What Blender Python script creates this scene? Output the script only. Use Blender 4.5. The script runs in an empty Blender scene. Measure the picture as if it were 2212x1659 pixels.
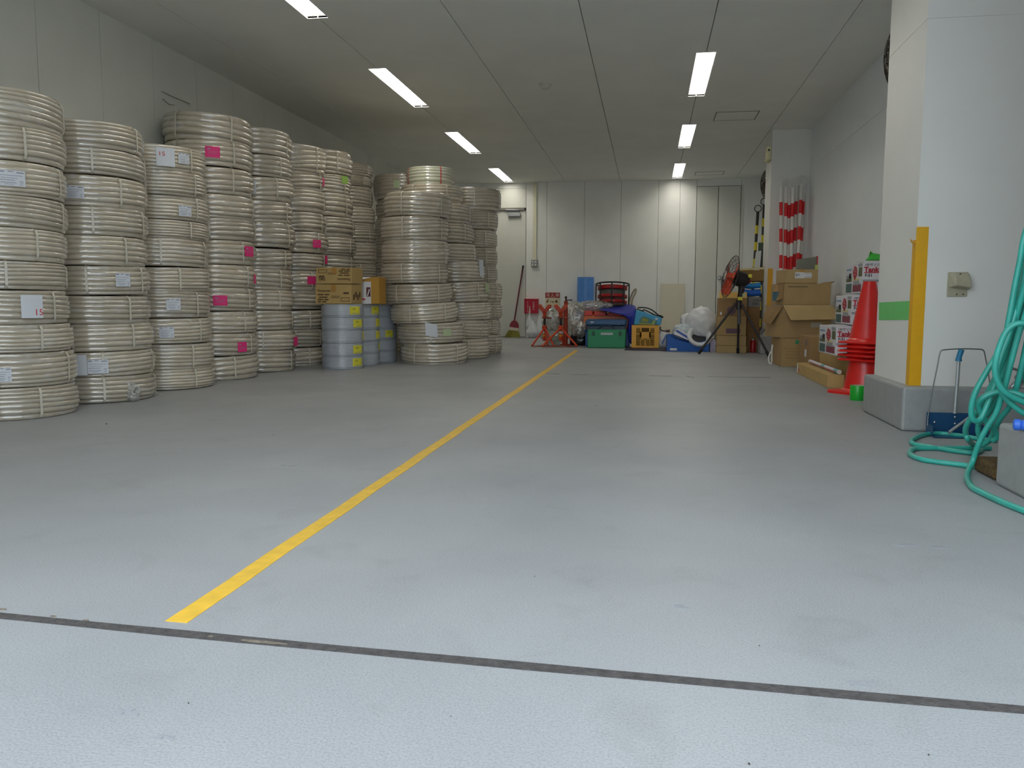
import bpy, bmesh, math, random
from mathutils import Vector, Matrix, Euler
random.seed(7)
PI = math.pi
C = bpy.context.scene.collection
V = Vector

# ------------------------------------------------------------------ camera
FPX, HC, HR = 1780.0, 0.605, 2.53          # focal length in pixels (2212 px frame), eye height, room height
CX, CY = 1106.0, 829.5
RHO = 0.003
_vx, _vy = 1400 - CX, 650.5 - CY
_x0, _y0 = _vx + RHO * _vy, _vy - RHO * _vx
PITCH = math.atan(-_y0 / FPX)
YAW = math.atan(_x0 / FPX * math.cos(PITCH))
FW = V((-math.sin(YAW) * math.cos(PITCH), math.cos(YAW) * math.cos(PITCH), -math.sin(PITCH)))
_R = V((math.cos(YAW), math.sin(YAW), 0)); _U = _R.cross(FW)
RT = (_R + RHO * _U).normalized(); UP = (_U - RHO * _R).normalized()
EYE = V((0, 0, HC))
cam = bpy.data.objects.new('camera', bpy.data.cameras.new('camera'))
cam.data.sensor_width = 36; cam.data.lens = FPX / 2212 * 36; cam.data.clip_start = .05
cam.matrix_world = Matrix(((RT.x, UP.x, -FW.x, 0), (RT.y, UP.y, -FW.y, 0), (RT.z, UP.z, -FW.z, HC), (0, 0, 0, 1)))
C.objects.link(cam); bpy.context.scene.camera = cam

def ray(px, py): return FW + RT * ((px - CX) / FPX) - UP * ((py - CY) / FPX)
def onz(px, py, z=0.0):
    d = ray(px, py); return EYE + d * ((z - HC) / d.z)
def ony(px, py, Y):
    d = ray(px, py); return EYE + d * (Y / d.y)
def onx(px, py, X):
    d = ray(px, py); return EYE + d * (X / d.x)
def ond(px, py, D):                         # at horizontal distance D from the eye
    d = ray(px, py); return EYE + d * (D / math.hypot(d.x, d.y))

# ------------------------------------------------------------------ materials
MATS = {}
def mat(name, col, rough=.6, metal=0, coat=0, coat_rough=.1, var=0, vscale=8, bump=0, bscale=60, emit=0, alpha=1, trans=0, spec=.5, coat_ior=1.5):
    if name in MATS: return MATS[name]
    m = bpy.data.materials.new(name); m.use_nodes = True
    nt = m.node_tree; N = nt.nodes; L = nt.links
    b = N['Principled BSDF']
    c = [((x / 255) / 12.92 if x / 255 <= .04045 else ((x / 255 + .055) / 1.055) ** 2.4) for x in col]
    b.inputs['Base Color'].default_value = (*c, 1)
    b.inputs['Roughness'].default_value = rough; b.inputs['Metallic'].default_value = metal
    b.inputs['Coat Weight'].default_value = coat; b.inputs['Coat IOR'].default_value = coat_ior; b.inputs['Coat Roughness'].default_value = coat_rough
    b.inputs['Specular IOR Level'].default_value = spec
    b.inputs['Alpha'].default_value = alpha; b.inputs['Transmission Weight'].default_value = trans
    if emit:
        b.inputs['Emission Color'].default_value = (*c, 1); b.inputs['Emission Strength'].default_value = emit
    if var or bump:
        tc = N.new('ShaderNodeTexCoord')
    if var:
        n = N.new('ShaderNodeTexNoise'); n.inputs['Scale'].default_value = vscale; n.inputs['Detail'].default_value = 4
        L.new(tc.outputs['Object'], n.inputs['Vector'])
        r = N.new('ShaderNodeValToRGB')
        r.color_ramp.elements[0].position = .3; r.color_ramp.elements[1].position = .7
        r.color_ramp.elements[0].color = (*[x * (1 - var) for x in c], 1)
        r.color_ramp.elements[1].color = (*[min(1, x * (1 + var)) for x in c], 1)
        L.new(n.outputs['Fac'], r.inputs['Fac']); L.new(r.outputs['Color'], b.inputs['Base Color'])
    if bump:
        n2 = N.new('ShaderNodeTexNoise'); n2.inputs['Scale'].default_value = bscale; n2.inputs['Detail'].default_value = 3
        L.new(tc.outputs['Object'], n2.inputs['Vector'])
        bp = N.new('ShaderNodeBump'); bp.inputs['Strength'].default_value = bump; bp.inputs['Distance'].default_value = .01
        L.new(n2.outputs['Fac'], bp.inputs['Height']); L.new(bp.outputs['Normal'], b.inputs['Normal'])
        if coat: L.new(bp.outputs['Normal'], b.inputs['Coat Normal'])
    MATS[name] = m
    return m

def film(name, col, fac, rough=.12, bump=.6, bscale=14, white=.25):
    """clear plastic film: mostly transparent, glossy glints, a little milky"""
    if name in MATS: return MATS[name]
    m = bpy.data.materials.new(name); m.use_nodes = True
    nt = m.node_tree; N = nt.nodes; L = nt.links
    N.remove(N['Principled BSDF']); out = N['Material Output']
    tr = N.new('ShaderNodeBsdfTransparent'); tr.inputs['Color'].default_value = (.93, .94, .93, 1)
    gl = N.new('ShaderNodeBsdfGlossy'); gl.inputs['Roughness'].default_value = rough
    df = N.new('ShaderNodeBsdfDiffuse'); df.inputs['Color'].default_value = (*[(x / 255) ** 2.2 for x in col], 1)
    tl = N.new('ShaderNodeBsdfTranslucent'); tl.inputs['Color'].default_value = (*[(x / 255) ** 2.2 for x in col], 1)
    tc = N.new('ShaderNodeTexCoord'); n2 = N.new('ShaderNodeTexNoise'); n2.inputs['Scale'].default_value = bscale
    n2.inputs['Detail'].default_value = 4; n2.inputs['Distortion'].default_value = .6
    L.new(tc.outputs['Object'], n2.inputs['Vector'])
    bp = N.new('ShaderNodeBump'); bp.inputs['Strength'].default_value = bump; bp.inputs['Distance'].default_value = .03
    L.new(n2.outputs['Fac'], bp.inputs['Height'])
    for s in (gl, df): L.new(bp.outputs['Normal'], s.inputs['Normal'])
    a = N.new('ShaderNodeMixShader'); a.inputs[0].default_value = .5
    L.new(df.outputs[0], a.inputs[1]); L.new(tl.outputs[0], a.inputs[2])
    b = N.new('ShaderNodeMixShader'); b.inputs[0].default_value = .35
    L.new(a.outputs[0], b.inputs[1]); L.new(gl.outputs[0], b.inputs[2])
    mx = N.new('ShaderNodeMixShader')
    rr = N.new('ShaderNodeMapRange'); rr.inputs['From Min'].default_value = .3; rr.inputs['From Max'].default_value = .7
    rr.inputs['To Min'].default_value = fac * .5; rr.inputs['To Max'].default_value = min(1, fac * 1.5)
    L.new(n2.outputs['Fac'], rr.inputs['Value']); L.new(rr.outputs['Result'], mx.inputs[0])
    L.new(tr.outputs[0], mx.inputs[1]); L.new(b.outputs[0], mx.inputs[2])
    L.new(mx.outputs[0], out.inputs['Surface'])
    MATS[name] = m
    return m

# ------------------------------------------------------------------ mesh builder
class MB:
    def __init__(s): s.v = []; s.f = []; s.mi = []; s.M = Matrix.Identity(4); s.m = 0
    def at(s, loc=(0, 0, 0), rot=(0, 0, 0)): s.M = Matrix.Translation(loc) @ Euler(rot).to_matrix().to_4x4(); return s
    def add(s, vs, fs):
        o = len(s.v); s.v += [s.M @ V(p) for p in vs]
        s.f += [tuple(i + o for i in f) for f in fs]; s.mi += [s.m] * len(fs); return s
    def box(s, x0, x1, y0, y1, z0, z1):
        vs = [(x, y, z) for z in (z0, z1) for y in (y0, y1) for x in (x0, x1)]
        return s.add(vs, [(0, 2, 3, 1), (4, 5, 7, 6), (0, 1, 5, 4), (2, 6, 7, 3), (0, 4, 6, 2), (1, 3, 7, 5)])
    def cbox(s, c, d): return s.box(c[0] - d[0] / 2, c[0] + d[0] / 2, c[1] - d[1] / 2, c[1] + d[1] / 2, c[2] - d[2] / 2, c[2] + d[2] / 2)
    def quad(s, a, b, c, d): return s.add([a, b, c, d], [(0, 1, 2, 3)])
    def hexa(s, bot, top):
        return s.add(list(bot) + list(top), [(3, 2, 1, 0), (4, 5, 6, 7), (0, 1, 5, 4), (1, 2, 6, 5), (2, 3, 7, 6), (3, 0, 4, 7)])
    def slab(s, pts, n, t):
        """polygon pts thickened by t along n"""
        n = V(n).normalized() * t; k = len(pts)
        vs = [V(p) for p in pts] + [V(p) + n for p in pts]
        return s.add(vs, [tuple(range(k))[::-1], tuple(range(k, 2 * k))] + [(i, (i + 1) % k, k + (i + 1) % k, k + i) for i in range(k)])
    def tube(s, pts, r, seg=8, cap=True, closed=False):
        pts = [V(p) for p in pts]; n = len(pts)
        rs = r if isinstance(r, (list, tuple)) else [r] * n
        vs = []; up = None
        for i, p in enumerate(pts):
            if closed: t = pts[(i + 1) % n] - pts[i - 1]
            else: t = pts[min(i + 1, n - 1)] - pts[max(i - 1, 0)]
            t.normalize()
            if up is None:
                up = t.orthogonal().normalized()
            else:
                up = (up - t * up.dot(t)); up = up.normalized() if up.length > 1e-6 else t.orthogonal().normalized()
            w = t.cross(up)
            vs += [p + (up * math.cos(2 * PI * k / seg) + w * math.sin(2 * PI * k / seg)) * rs[i] for k in range(seg)]
        fs = []
        for i in range(n if closed else n - 1):
            j = (i + 1) % n
            fs += [(i * seg + k, i * seg + (k + 1) % seg, j * seg + (k + 1) % seg, j * seg + k) for k in range(seg)]
        if cap and not closed: fs += [tuple(range(seg))[::-1], tuple(range((n - 1) * seg, n * seg))]
        return s.add(vs, fs)
    def lathe(s, prof, seg=32, cap=True):
        n = len(prof); vs = []; fs = []
        for k in range(seg):
            a = 2 * PI * k / seg
            vs += [(r * math.cos(a), r * math.sin(a), z) for r, z in prof]
        for k in range(seg):
            j = (k + 1) % seg
            fs += [(k * n + i, j * n + i, j * n + i + 1, k * n + i + 1) for i in range(n - 1)]
        if cap:
            if prof[0][0] > 1e-5: fs.append(tuple(k * n for k in range(seg))[::-1])
            if prof[-1][0] > 1e-5: fs.append(tuple(k * n + n - 1 for k in range(seg)))
        return s.add(vs, fs)
    def ring(s, c, R, r, n=(0, 0, 1), seg=28, ts=6):
        n = V(n).normalized(); a = n.orthogonal().normalized(); b = n.cross(a); c = V(c)
        return s.tube([c + (a * math.cos(2 * PI * k / seg) + b * math.sin(2 * PI * k / seg)) * R for k in range(seg)], r, ts, closed=True)
    def text(s, t, size, o, ux, uy, off=.0015, ctr=False, bold=0):
        o, ux, uy = V(o), V(ux).normalized(), V(uy).normalized(); n = ux.cross(uy)
        vs, fs, w, h = text2d(t, bold)
        sh = -w * size / 2 if ctr else 0
        return s.add([o + ux * (x * size + sh) + uy * (y * size) + n * off for x, y in vs], fs)
    def build(s, name, mats, root=None, smooth=0, bevel=0, seg=1, sub=0):
        me = bpy.data.meshes.new(name)
        base = V((0, 0, 0))
        if root is not None: base = ROOTLOC.get(root.name, V((0, 0, 0)))
        me.from_pydata([tuple(p - base) for p in s.v], [], s.f)
        for m in (mats if isinstance(mats, (list, tuple)) else [mats]): me.materials.append(m)
        for p, k in zip(me.polygons, s.mi): p.material_index = k
        me.update()
        bm = bmesh.new(); bm.from_mesh(me); bmesh.ops.recalc_face_normals(bm, faces=bm.faces); bm.to_mesh(me); bm.free()
        if smooth:
            me.polygons.foreach_set('use_smooth', [True] * len(me.polygons)); me.set_sharp_from_angle(angle=math.radians(smooth))
        o = bpy.data.objects.new(name, me); C.objects.link(o)
        if root is not None: o.parent = root; ROOTLOC[o.name] = base
        if bevel:
            md = o.modifiers.new('bevel', 'BEVEL'); md.width = bevel; md.segments = seg; md.limit_method = 'ANGLE'; md.harden_normals = False
        if sub:
            md = o.modifiers.new('subdivision', 'SUBSURF'); md.levels = sub; md.render_levels = sub
        return o

ROOTLOC = {}
_TXT = {}
def text2d(t, bold=0):
    if (t, bold) in _TXT: return _TXT[(t, bold)]
    cu = bpy.data.curves.new('lettering', 'FONT'); cu.body = t; cu.size = 1; cu.resolution_u = 3; cu.offset = bold
    ob = bpy.data.objects.new('lettering', cu)
    me = bpy.data.meshes.new_from_object(ob)
    vs = [(p.co.x, p.co.y) for p in me.vertices]; fs = [tuple(p.vertices) for p in me.polygons]
    w = max([x for x, y in vs] + [.01]); h = max([y for x, y in vs] + [.01])
    bpy.data.objects.remove(ob); bpy.data.meshes.remove(me)
    _TXT[(t, bold)] = (vs, fs, w, h); return _TXT[(t, bold)]

def thing(name, label, cat, loc, group=None):
    o = bpy.data.objects.new(name, None); C.objects.link(o); o.location = loc; o.empty_display_size = .05
    ROOTLOC[o.name] = V(loc); tag(o, label, cat, group); return o
def tag(o, label, cat, group=None):
    o['label'] = label; o['category'] = cat
    if group: o['group'] = group
    return o
def struct(o, label=None):
    o['kind'] = 'structure'
    if label: o['label'] = label
    return o
def plab(o, label): o['label'] = label; return o
def smoothpath(pts, n=6):
    """Catmull-Rom through pts"""
    p = [V(q) for q in pts]; p = [p[0] * 2 - p[1]] + p + [p[-1] * 2 - p[-2]]; out = []
    for i in range(1, len(p) - 2):
        for k in range(n):
            t = k / n
            a, b, c, d = p[i - 1], p[i], p[i + 1], p[i + 2]
            out.append(.5 * ((2 * b) + (c - a) * t + (2 * a - 5 * b + 4 * c - d) * t * t + (3 * b - a - 3 * c + d) * t ** 3))
    out.append(p[-2]); return out
# ------------------------------------------------------------------ the setting
D = 13.62                       # back wall
XL, XR = -3.67, 1.77           # left wall, right wall behind the columns
Y0 = 1.15                      # the open front of the room
W_paint = mat('wall_paint', (237, 237, 231), .55, var=.03, vscale=3, bump=.08, bscale=160)
W_back = mat('backing_dark', (70, 68, 60), .9)
M_ceil = mat('ceiling_board', (234, 235, 229), .7, var=.03, vscale=2)
M_col = mat('column_paint', (228, 227, 221), .5, var=.02, vscale=3, bump=.06, bscale=160)
M_plinth = mat('plinth_paint', (152, 154, 152), .5, var=.06, vscale=30, bump=.1, bscale=200)
M_dark = mat('dark_gap', (45, 44, 40), .9)

def floor_material():
    m = bpy.data.materials.new('painted_concrete'); m.use_nodes = True
    nt = m.node_tree; N = nt.nodes; L = nt.links; b = N['Principled BSDF']
    tc = N.new('ShaderNodeTexCoord')
    def noise(s, d=5, dist=0):
        n = N.new('ShaderNodeTexNoise'); n.inputs['Scale'].default_value = s; n.inputs['Detail'].default_value = d
        n.inputs['Distortion'].default_value = dist; L.new(tc.outputs['Object'], n.inputs['Vector']); return n
    def ramp(src, a, ca, c, cb):
        r = N.new('ShaderNodeValToRGB'); r.color_ramp.elements[0].position = a; r.color_ramp.elements[1].position = c
        r.color_ramp.elements[0].color = (*ca, 1); r.color_ramp.elements[1].color = (*cb, 1)
        L.new(src.outputs['Fac'], r.inputs['Fac']); return r
    def mul(a, b_, f=1.0):
        x = N.new('ShaderNodeMix'); x.data_type = 'RGBA'; x.blend_type = 'MULTIPLY'; x.inputs[0].default_value = f
        L.new(a.outputs[0 if a.type != 'MIX' else 2], x.inputs[6]); L.new(b_.outputs[0 if b_.type != 'MIX' else 2], x.inputs[7]); return x
    base = ramp(noise(1.3, 6, .4), .35, (.31, .322, .333), .68, (.365, .376, .385))
    grit = ramp(noise(260, 2), .36, (.83, .83, .82), .56, (1, 1, 1))
    worn = ramp(noise(5, 8, 1.2), .28, (.78, .77, .75), .42, (1, 1, 1))
    flecks = ramp(noise(38, 3, .2), .17, (.45, .43, .40), .20, (1, 1, 1))
    c = mul(mul(mul(base, grit), worn, .35), flecks, .6)
    L.new(c.outputs[2], b.inputs['Base Color'])
    rr = N.new('ShaderNodeMapRange'); rr.inputs['To Min'].default_value = .38; rr.inputs['To Max'].default_value = .55
    L.new(noise(3, 5).outputs['Fac'], rr.inputs['Value']); L.new(rr.outputs['Result'], b.inputs['Roughness'])
    bp = N.new('ShaderNodeBump'); bp.inputs['Strength'].default_value = .25; bp.inputs['Distance'].default_value = .004
    L.new(noise(220, 3).outputs['Fac'], bp.inputs['Height']); L.new(bp.outputs['Normal'], b.inputs['Normal'])
    return m

M_floor = floor_material()
flo = struct(MB().box(-16, 16, -16, D + .2, -.1, 0).build('floor', M_floor))
# cracks in the far floor and small chips by the groove
cr = MB()
def crack(px0, py0, px1, py1, w=.006, n=10, j=.004):
    a, b = onz(px0, py0), onz(px1, py1); pts = []
    for i in range(n + 1):
        p = a.lerp(b, i / n); p.y += random.uniform(-j, j); pts.append(p)
    for i in range(n):
        w1 = w * random.uniform(.5, 1.2)
        cr.box(min(pts[i].x, pts[i + 1].x), max(pts[i].x, pts[i + 1].x), pts[i].y - w1, pts[i].y + w1, -.001, .0008)
crack(1174, 806.5, 1210, 808); crack(1230, 808.5, 1272, 809.5); crack(1403, 811.5, 1450, 813); crack(1483, 813, 1500, 816, n=4, w=.012)
crack(1530, 813.5, 1575, 814.5, w=.004); crack(1575, 814.8, 1665, 815.5, w=.008)
cr.build('crack', mat('crack_dirt', (52, 48, 42), .95), flo)
# groove of the shutter line across the floor
g0, g1 = onz(0, 1330), onz(2212, 1532)
dv = (g1 - g0).normalized(); nv = V((-dv.y, dv.x, 0))
gr = MB(); K = 60
for i in range(K):
    a, b = -5.2 + i * (9.6 / K), -5.2 + (i + 1) * (9.6 / K)
    w0, w1 = .0132 + .0012 * math.sin(i * 1.7), .0132 + .0012 * math.sin((i + 1) * 1.7)
    pa, pb = g0 + dv * (a + 1.9), g0 + dv * (b + 1.9)
    sag = lambda p: nv * (-.010 * max(0, 1 - ((p.x + .25) / 1.0) ** 2))
    pa, pb = pa + sag(pa), pb + sag(pb)
    gr.slab([pa - nv * w0, pb - nv * w1, pb + nv * w1, pa + nv * w0], (0, 0, 1), .0012)
grv = struct(gr.build('trim_1', mat('groove_sealant', (74, 70, 69), .9, var=.3, vscale=60, bump=.5, bscale=200)))
ch = MB()
def chip(px, py, w, h):
    c = onz(px, py); k = 12
    ch.slab([c + V((math.cos(2 * PI * i / k) * w * random.uniform(.7, 1.1), math.sin(2 * PI * i / k) * h * random.uniform(.6, 1.1), 0)) for i in range(k)], (0, 0, 1), CZ[0])
    CZ[0] += .00007
CZ = [.0011]
for i in range(9): chip(512 + i * 12, 1383 + i * 1.1, .014, .003 + .003 * math.sin(i / 8 * PI))
chip(455, 1376, .006, .003); chip(185, 1341, .008, .003); chip(115, 1332, .007, .003); chip(4, 1317, .012, .004)
ch.build('chipped_paint', mat('chip_dirt', (120, 112, 98), .95, var=.3, vscale=80), grv)
st = MB(); rs = random.Random(9)
for px, py, w_, h_ in [(1470, 1310, .022, .010), (283, 1538, .018, .012), (1862, 1478, .02, .008), (355, 1592, .012, .006), (1990, 1180, .05, .012), (628, 1007, .03, .008)]:
    c = onz(px, py)
    for q in range(5):
        o = c + V((rs.uniform(-w_, w_), rs.uniform(-h_, h_), 0)); k = 10
        st.slab([o + V((math.cos(2 * PI * i / k) * w_ * rs.uniform(.25, .6), math.sin(2 * PI * i / k) * h_ * rs.uniform(.3, .7), 0)) for i in range(k)], (0, 0, 1), .0008 + .00008 * q)
st.build('scuff', mat('scuff_grey', (144, 147, 151), .6), flo)
sp = MB()
for px, py, s in [(1618, 1652, .004), (1155, 1246, .003), (974, 1548, .002), (407, 1520, .003), (1640, 1396, .003), (2006, 1632, .003), (1288, 877, .006), (230, 917, .008), (1475, 1090, .002), (590, 941, .004)]:
    c = onz(px, py); sp.at((c.x, c.y, s * .4), (random.random(), random.random(), random.random())); s *= .45; sp.lathe([(0, -s * .6), (s * .8, -s * .3), (s, .1 * s), (s * .5, s * .6), (0, s * .7)], 7, cap=False)
so = sp.build('floor_grit', mat('grit', (60, 56, 50), .9)); so['kind'] = 'stuff'; so['label'] = 'scattered dark specks of grit on the painted floor'; so['category'] = 'grit'

# yellow line on the floor
a0, a1, b0, b1 = onz(357, 1342), onz(404, 1346), onz(1241, 757), onz(1250, 757)
yl = MB()
n = 40; prev = None
for i in range(n + 1):
    t = i / n; l = a0.lerp(b0, t); r = a1.lerp(b1, t); k = .002 * math.sin(i * 2.1)
    l.x += k; r.x += k
    if prev: yl.hexa([prev[0], prev[1], r, l], [p + V((0, 0, .0012)) for p in (prev[0], prev[1], r, l)])
    prev = (l, r)
tag(yl.build('line_tape', mat('yellow_line', (224, 180, 58), .5, var=.12, vscale=25)), 'long yellow tape line running down the middle of the grey floor', 'tape line')

# ceiling with board joints and recesses for the lights
LW = .148; LIGHTS = []
LX, RX = -2.27, .41
for far in (39, 231, 331.3, 392.8):
    x = 0
    yy = onz({39: 675, 231: 904, 331.3: 1024, 392.8: 1095}[far], far, HR).y
    LIGHTS.append((LX, yy))
for px, far in ((1506, 207), (1482, 318.9), (1463, 384.3)):
    LIGHTS.append((RX, onz(px, far, HR).y))
LIGHTS.append((RX, LIGHTS[4][1] * 2 - LIGHTS[5][1]))
LLEN = onz(1506, 207, HR).y - onz(1526, 113, HR).y
LIGHTS.append((LX, LIGHTS[0][1] - (LIGHTS[1][1] - LIGHTS[0][1])))
def gridplane(x0, x1, y0, y1, xs, holes, fn):
    """faces of the plane x0..x1, y0..y1, leaving out thin joints at xs and the holes"""
    g = .003
    X = sorted({x0, x1} | {x + s * g for x in xs for s in (-1, 1)} | {h[0] for h in holes} | {h[1] for h in holes})
    Yb = sorted({y0, y1} | {h[2] for h in holes} | {h[3] for h in holes})
    X = [x for x in X if x0 <= x <= x1]; Yb = [y for y in Yb if y0 <= y <= y1]
    for i in range(len(X) - 1):
        xm = (X[i] + X[i + 1]) / 2
        if any(abs(xm - x) < g for x in xs) and X[i + 1] - X[i] < 2.2 * g: continue
        for j in range(len(Yb) - 1):
            ym = (Yb[j] + Yb[j + 1]) / 2
            if any(h[0] < xm < h[1] and h[2] < ym < h[3] for h in holes): continue
            fn(X[i], X[i + 1], Yb[j], Yb[j + 1])
holes = [(x - LW / 2, x + LW / 2, y - LLEN, y) for x, y in LIGHTS]
cb = MB()
gridplane(XL - .1, 2.5, Y0, D + .1, [-3.2, -2.27, -1.36, -.48, .41, 1.32], holes, lambda a, b, c, d: cb.box(a, b, c, d, HR, HR + .012))
cl = struct(cb.build('ceiling', M_ceil))
MB().box(XL - .3, 2.8, Y0, D + .3, HR + .14, HR + .3).build('roof_slab', M_dark, cl)
jb = MB(); gridplane(XL - .1, 2.5, Y0, D + .1, [], holes, lambda a, b, c, d: jb.box(a, b, c, d, HR + .0125, HR + .016))
jb.build('joint_backing', W_back, cl)
MB().box(XL - .3, 2.8, Y0 - .12, Y0, HR - .02, HR + .5).build('lintel', M_ceil, cl)

M_emit = mat('lamp_diffuser', (255, 251, 240), .5, emit=14.5)
M_trough = mat('lamp_trough', (238, 238, 236), .4)
names = ['second', 'third', 'fourth', 'fifth']
for k, (x, y) in enumerate(LIGHTS):
    side = 'left' if x < -1 else 'right'
    rank = {0: 'nearest visible, cut by the frame', 1: 'second from the front', 2: 'third from the front', 3: 'farthest, above the door',
            4: 'nearest visible', 5: 'middle one', 6: 'farthest, above the double door', 7: 'one overhead behind the frame', 8: 'one overhead behind the frame'}[k]
    t = thing('ceiling_light', f'recessed fluorescent ceiling light in the {side} row, {rank}', 'ceiling light', (x, y - LLEN / 2, HR), 'recessed fluorescent ceiling lights')
    h = LLEN / 2; w = LW / 2; d = .072; cy = y - h
    m = MB().at((x, cy, HR))
    for s in (-1, 1):
        m.quad((s * w, -h, .001), (s * w, h, .001), (s * w, h, d), (s * w, -h, d))
        m.quad((-w, s * h, .001), (w, s * h, .001), (w, s * h, d), (-w, s * h, d))
    m.build('trough', M_trough, t)
    m = MB().at((x, cy, HR)); e = .006
    m.box(-w - e, w + e, -h - e, -h, -.003, .002).box(-w - e, w + e, h, h + e, -.003, .002).box(-w - e, -w, -h, h, -.003, .002).box(w, w + e, -h, h, -.003, .002)
    m.build('frame', M_trough, t)
    MB().at((x, cy, HR)).box(-w + .004, w - .004, -h + .004, h - .004, d - .006, d).build('diffuser', M_emit, t)

# smoke detector, inspection hatches
p = onz(1178, 181, HR)
t = thing('smoke_detector', 'round white smoke detector on the ceiling between the two light rows', 'detector', p)
MB().at(p).lathe([(0.058, 0), (.058, -.012), (.05, -.018)], 28).build('base', mat('detector_white', (196, 194, 180), .5), t, 40)
MB().at(p).lathe([(.048, -.016), (.045, -.03), (.03, -.042), (0, -.045)], 28, cap=False).build('sensor_head', mat('detector_white', (196, 194, 180), .5), t, 40)
for q, lab in (((1540, 261, 1642, 239), 'square ceiling hatch with a dark frame to the right of the middle light'),
               ((1500, 378.5, 1566, 370), 'far ceiling hatch with one dark edge above the double door')):
    a = onz(q[0], q[1], HR); b = onz(q[2], q[3], HR)
    x0, x1, y0, y1 = a.x, b.x, b.y if b.y < a.y else a.y, a.y if b.y < a.y else b.y
    t = thing('ceiling_hatch', lab, 'hatch', ((x0 + x1) / 2, (y0 + y1) / 2, HR), 'ceiling inspection hatches')
    e = .012
    MB().box(x0, x1, y0, y0 + e, HR - .003, HR).box(x0, x1, y1 - e, y1, HR - .003, HR).box(x0, x0 + e, y0, y1, HR - .003, HR).box(x1 - e, x1, y0, y1, HR - .003, HR).build('frame', mat('hatch_frame', (120, 118, 106), .5), t)
    MB().box(x0 + e, x1 - e, y0 + e, y1 - e, HR - .002, HR).build('panel', M_ceil, t)

# walls of vertical panels
def panel_wall(name, cuts, fn, m=W_paint):
    mb = MB(); g = .0022
    for a, b in zip(cuts[:-1], cuts[1:]): fn(mb, a + g, b - g)
    return struct(mb.build(name, m))
s0 = onx(79, 90, XL).y
cuts = [s0 + .6 * k for k in range(-12, 20)]; cuts = [Y0] + [c for c in cuts if Y0 + .05 < c < D - .05] + [D]
wl = panel_wall('wall_left', cuts, lambda mb, a, b: mb.box(XL - .03, XL, a, b, 0, HR), mat('wall_paint_shaded', (216, 215, 205), .55, var=.03, vscale=3, bump=.08, bscale=160))  # wall paint darkened here to stand for weaker light on this wall
MB().box(XL - .1, XL - .0045, Y0, D + .1, 0, HR + .1).build('backing', W_back, wl)
bx = [ony(px, 520, D).x for px in (1181, 1262, 1340.5, 1421, 1467)]
dl, dr = ony(1040, 600, D).x, ony(1136, 600, D).x
d2l, d2m, d2r = ony(1503, 500, D).x, ony(1550, 500, D).x, ony(1599, 500, D).x
cuts = [XL] + [dl - .6, dl, dr] + bx + [d2l, d2r, XR]
def backp(mb, a, b):
    if abs(a - d2l) < .01:
        mb.box(a, b, D, D + .03, ony(1550, 402, D).z + .004, HR)
    elif abs(a - dl) < .01:
        mb.box(a, b, D, D + .03, ony(1100, 407, D).z, HR)
    else: mb.box(a, b, D, D + .03, 0, HR)
wb = panel_wall('wall_back', cuts, backp)
MB().box(XL - .1, 2.5, D + .0345, D + .15, 0, HR + .1).build('backing', W_back, wb)

# door in the back wall (left), with transom panel and closer
M_door = mat('door_paint', (214, 214, 204), .45, var=.02, vscale=4)
M_steel = mat('brushed_steel', (168, 170, 172), .35, metal=.9)
ztr, zdt = ony(1100, 407, D).z, ony(1100, 452, D).z
dd = thing('door_1', 'pale grey steel door with a closer beside the tube coils', 'door', ((dl + dr) / 2, D, 0))
dd['kind'] = 'structure'
e = .004
MB().box(dl + e, dr - e, D - .001, D + .03, zdt + .02, ztr - e).build('transom_panel', M_door, dd)
MB().box(dl + .006, dr - .006, D + .004, D + .03, .008, zdt - .025).build('door_leaf', M_door, dd)
MB().box(dl - .01, dr - .025, D - .028, D + .01, zdt - .022, zdt + .02).build('header_shade_strip', mat('header_shadow_gap', (112, 110, 100), .6), dd)  # strip coloured dark to stand for the shadow gap over the leaf
c0 = ony(1111, 464, D - .03)
cm = thing  # closer is a part of the door
MB().cbox((c0.x, D - .03, c0.z), (.205, .05, .06)).build('closer_body', M_steel, dd, bevel=.006)
MB().tube([(c0.x + .08, D - .03, c0.z + .035), (c0.x + .08, D - .04, c0.z + .075), (c0.x - .14, D - .06, c0.z + .078)], .009, 8).build('closer_arm', M_steel, dd)
# double steel door (right)
z2 = ony(1550, 402, D).z
dd = thing('door_2', 'tall double steel door in the right of the back wall', 'door', ((d2l + d2r) / 2, D, 0)); dd['kind'] = 'structure'
for a, b in ((d2l + .006, d2m - .005), (d2m + .005, d2r - .008)):
    MB().box(a, b, D - .004, D + .03, .01, z2 - .004).build('door_leaf', M_door, dd)
MB().box(d2r, d2r + .035, D - .018, D + .02, 0, z2 + .02).build('door_frame', M_door, dd)
q = ony(1554.5, 600.5, D - .03)
MB().at(q, (PI / 2, 0, 0)).lathe([(.012, -.03), (.012, 0), (.034, .006), (.036, .03), (.028, .042), (0, .045)], 20, cap=False).build('door_knob', mat('knob_steel', (150, 150, 150), .3, metal=.8), dd, 40)

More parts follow.
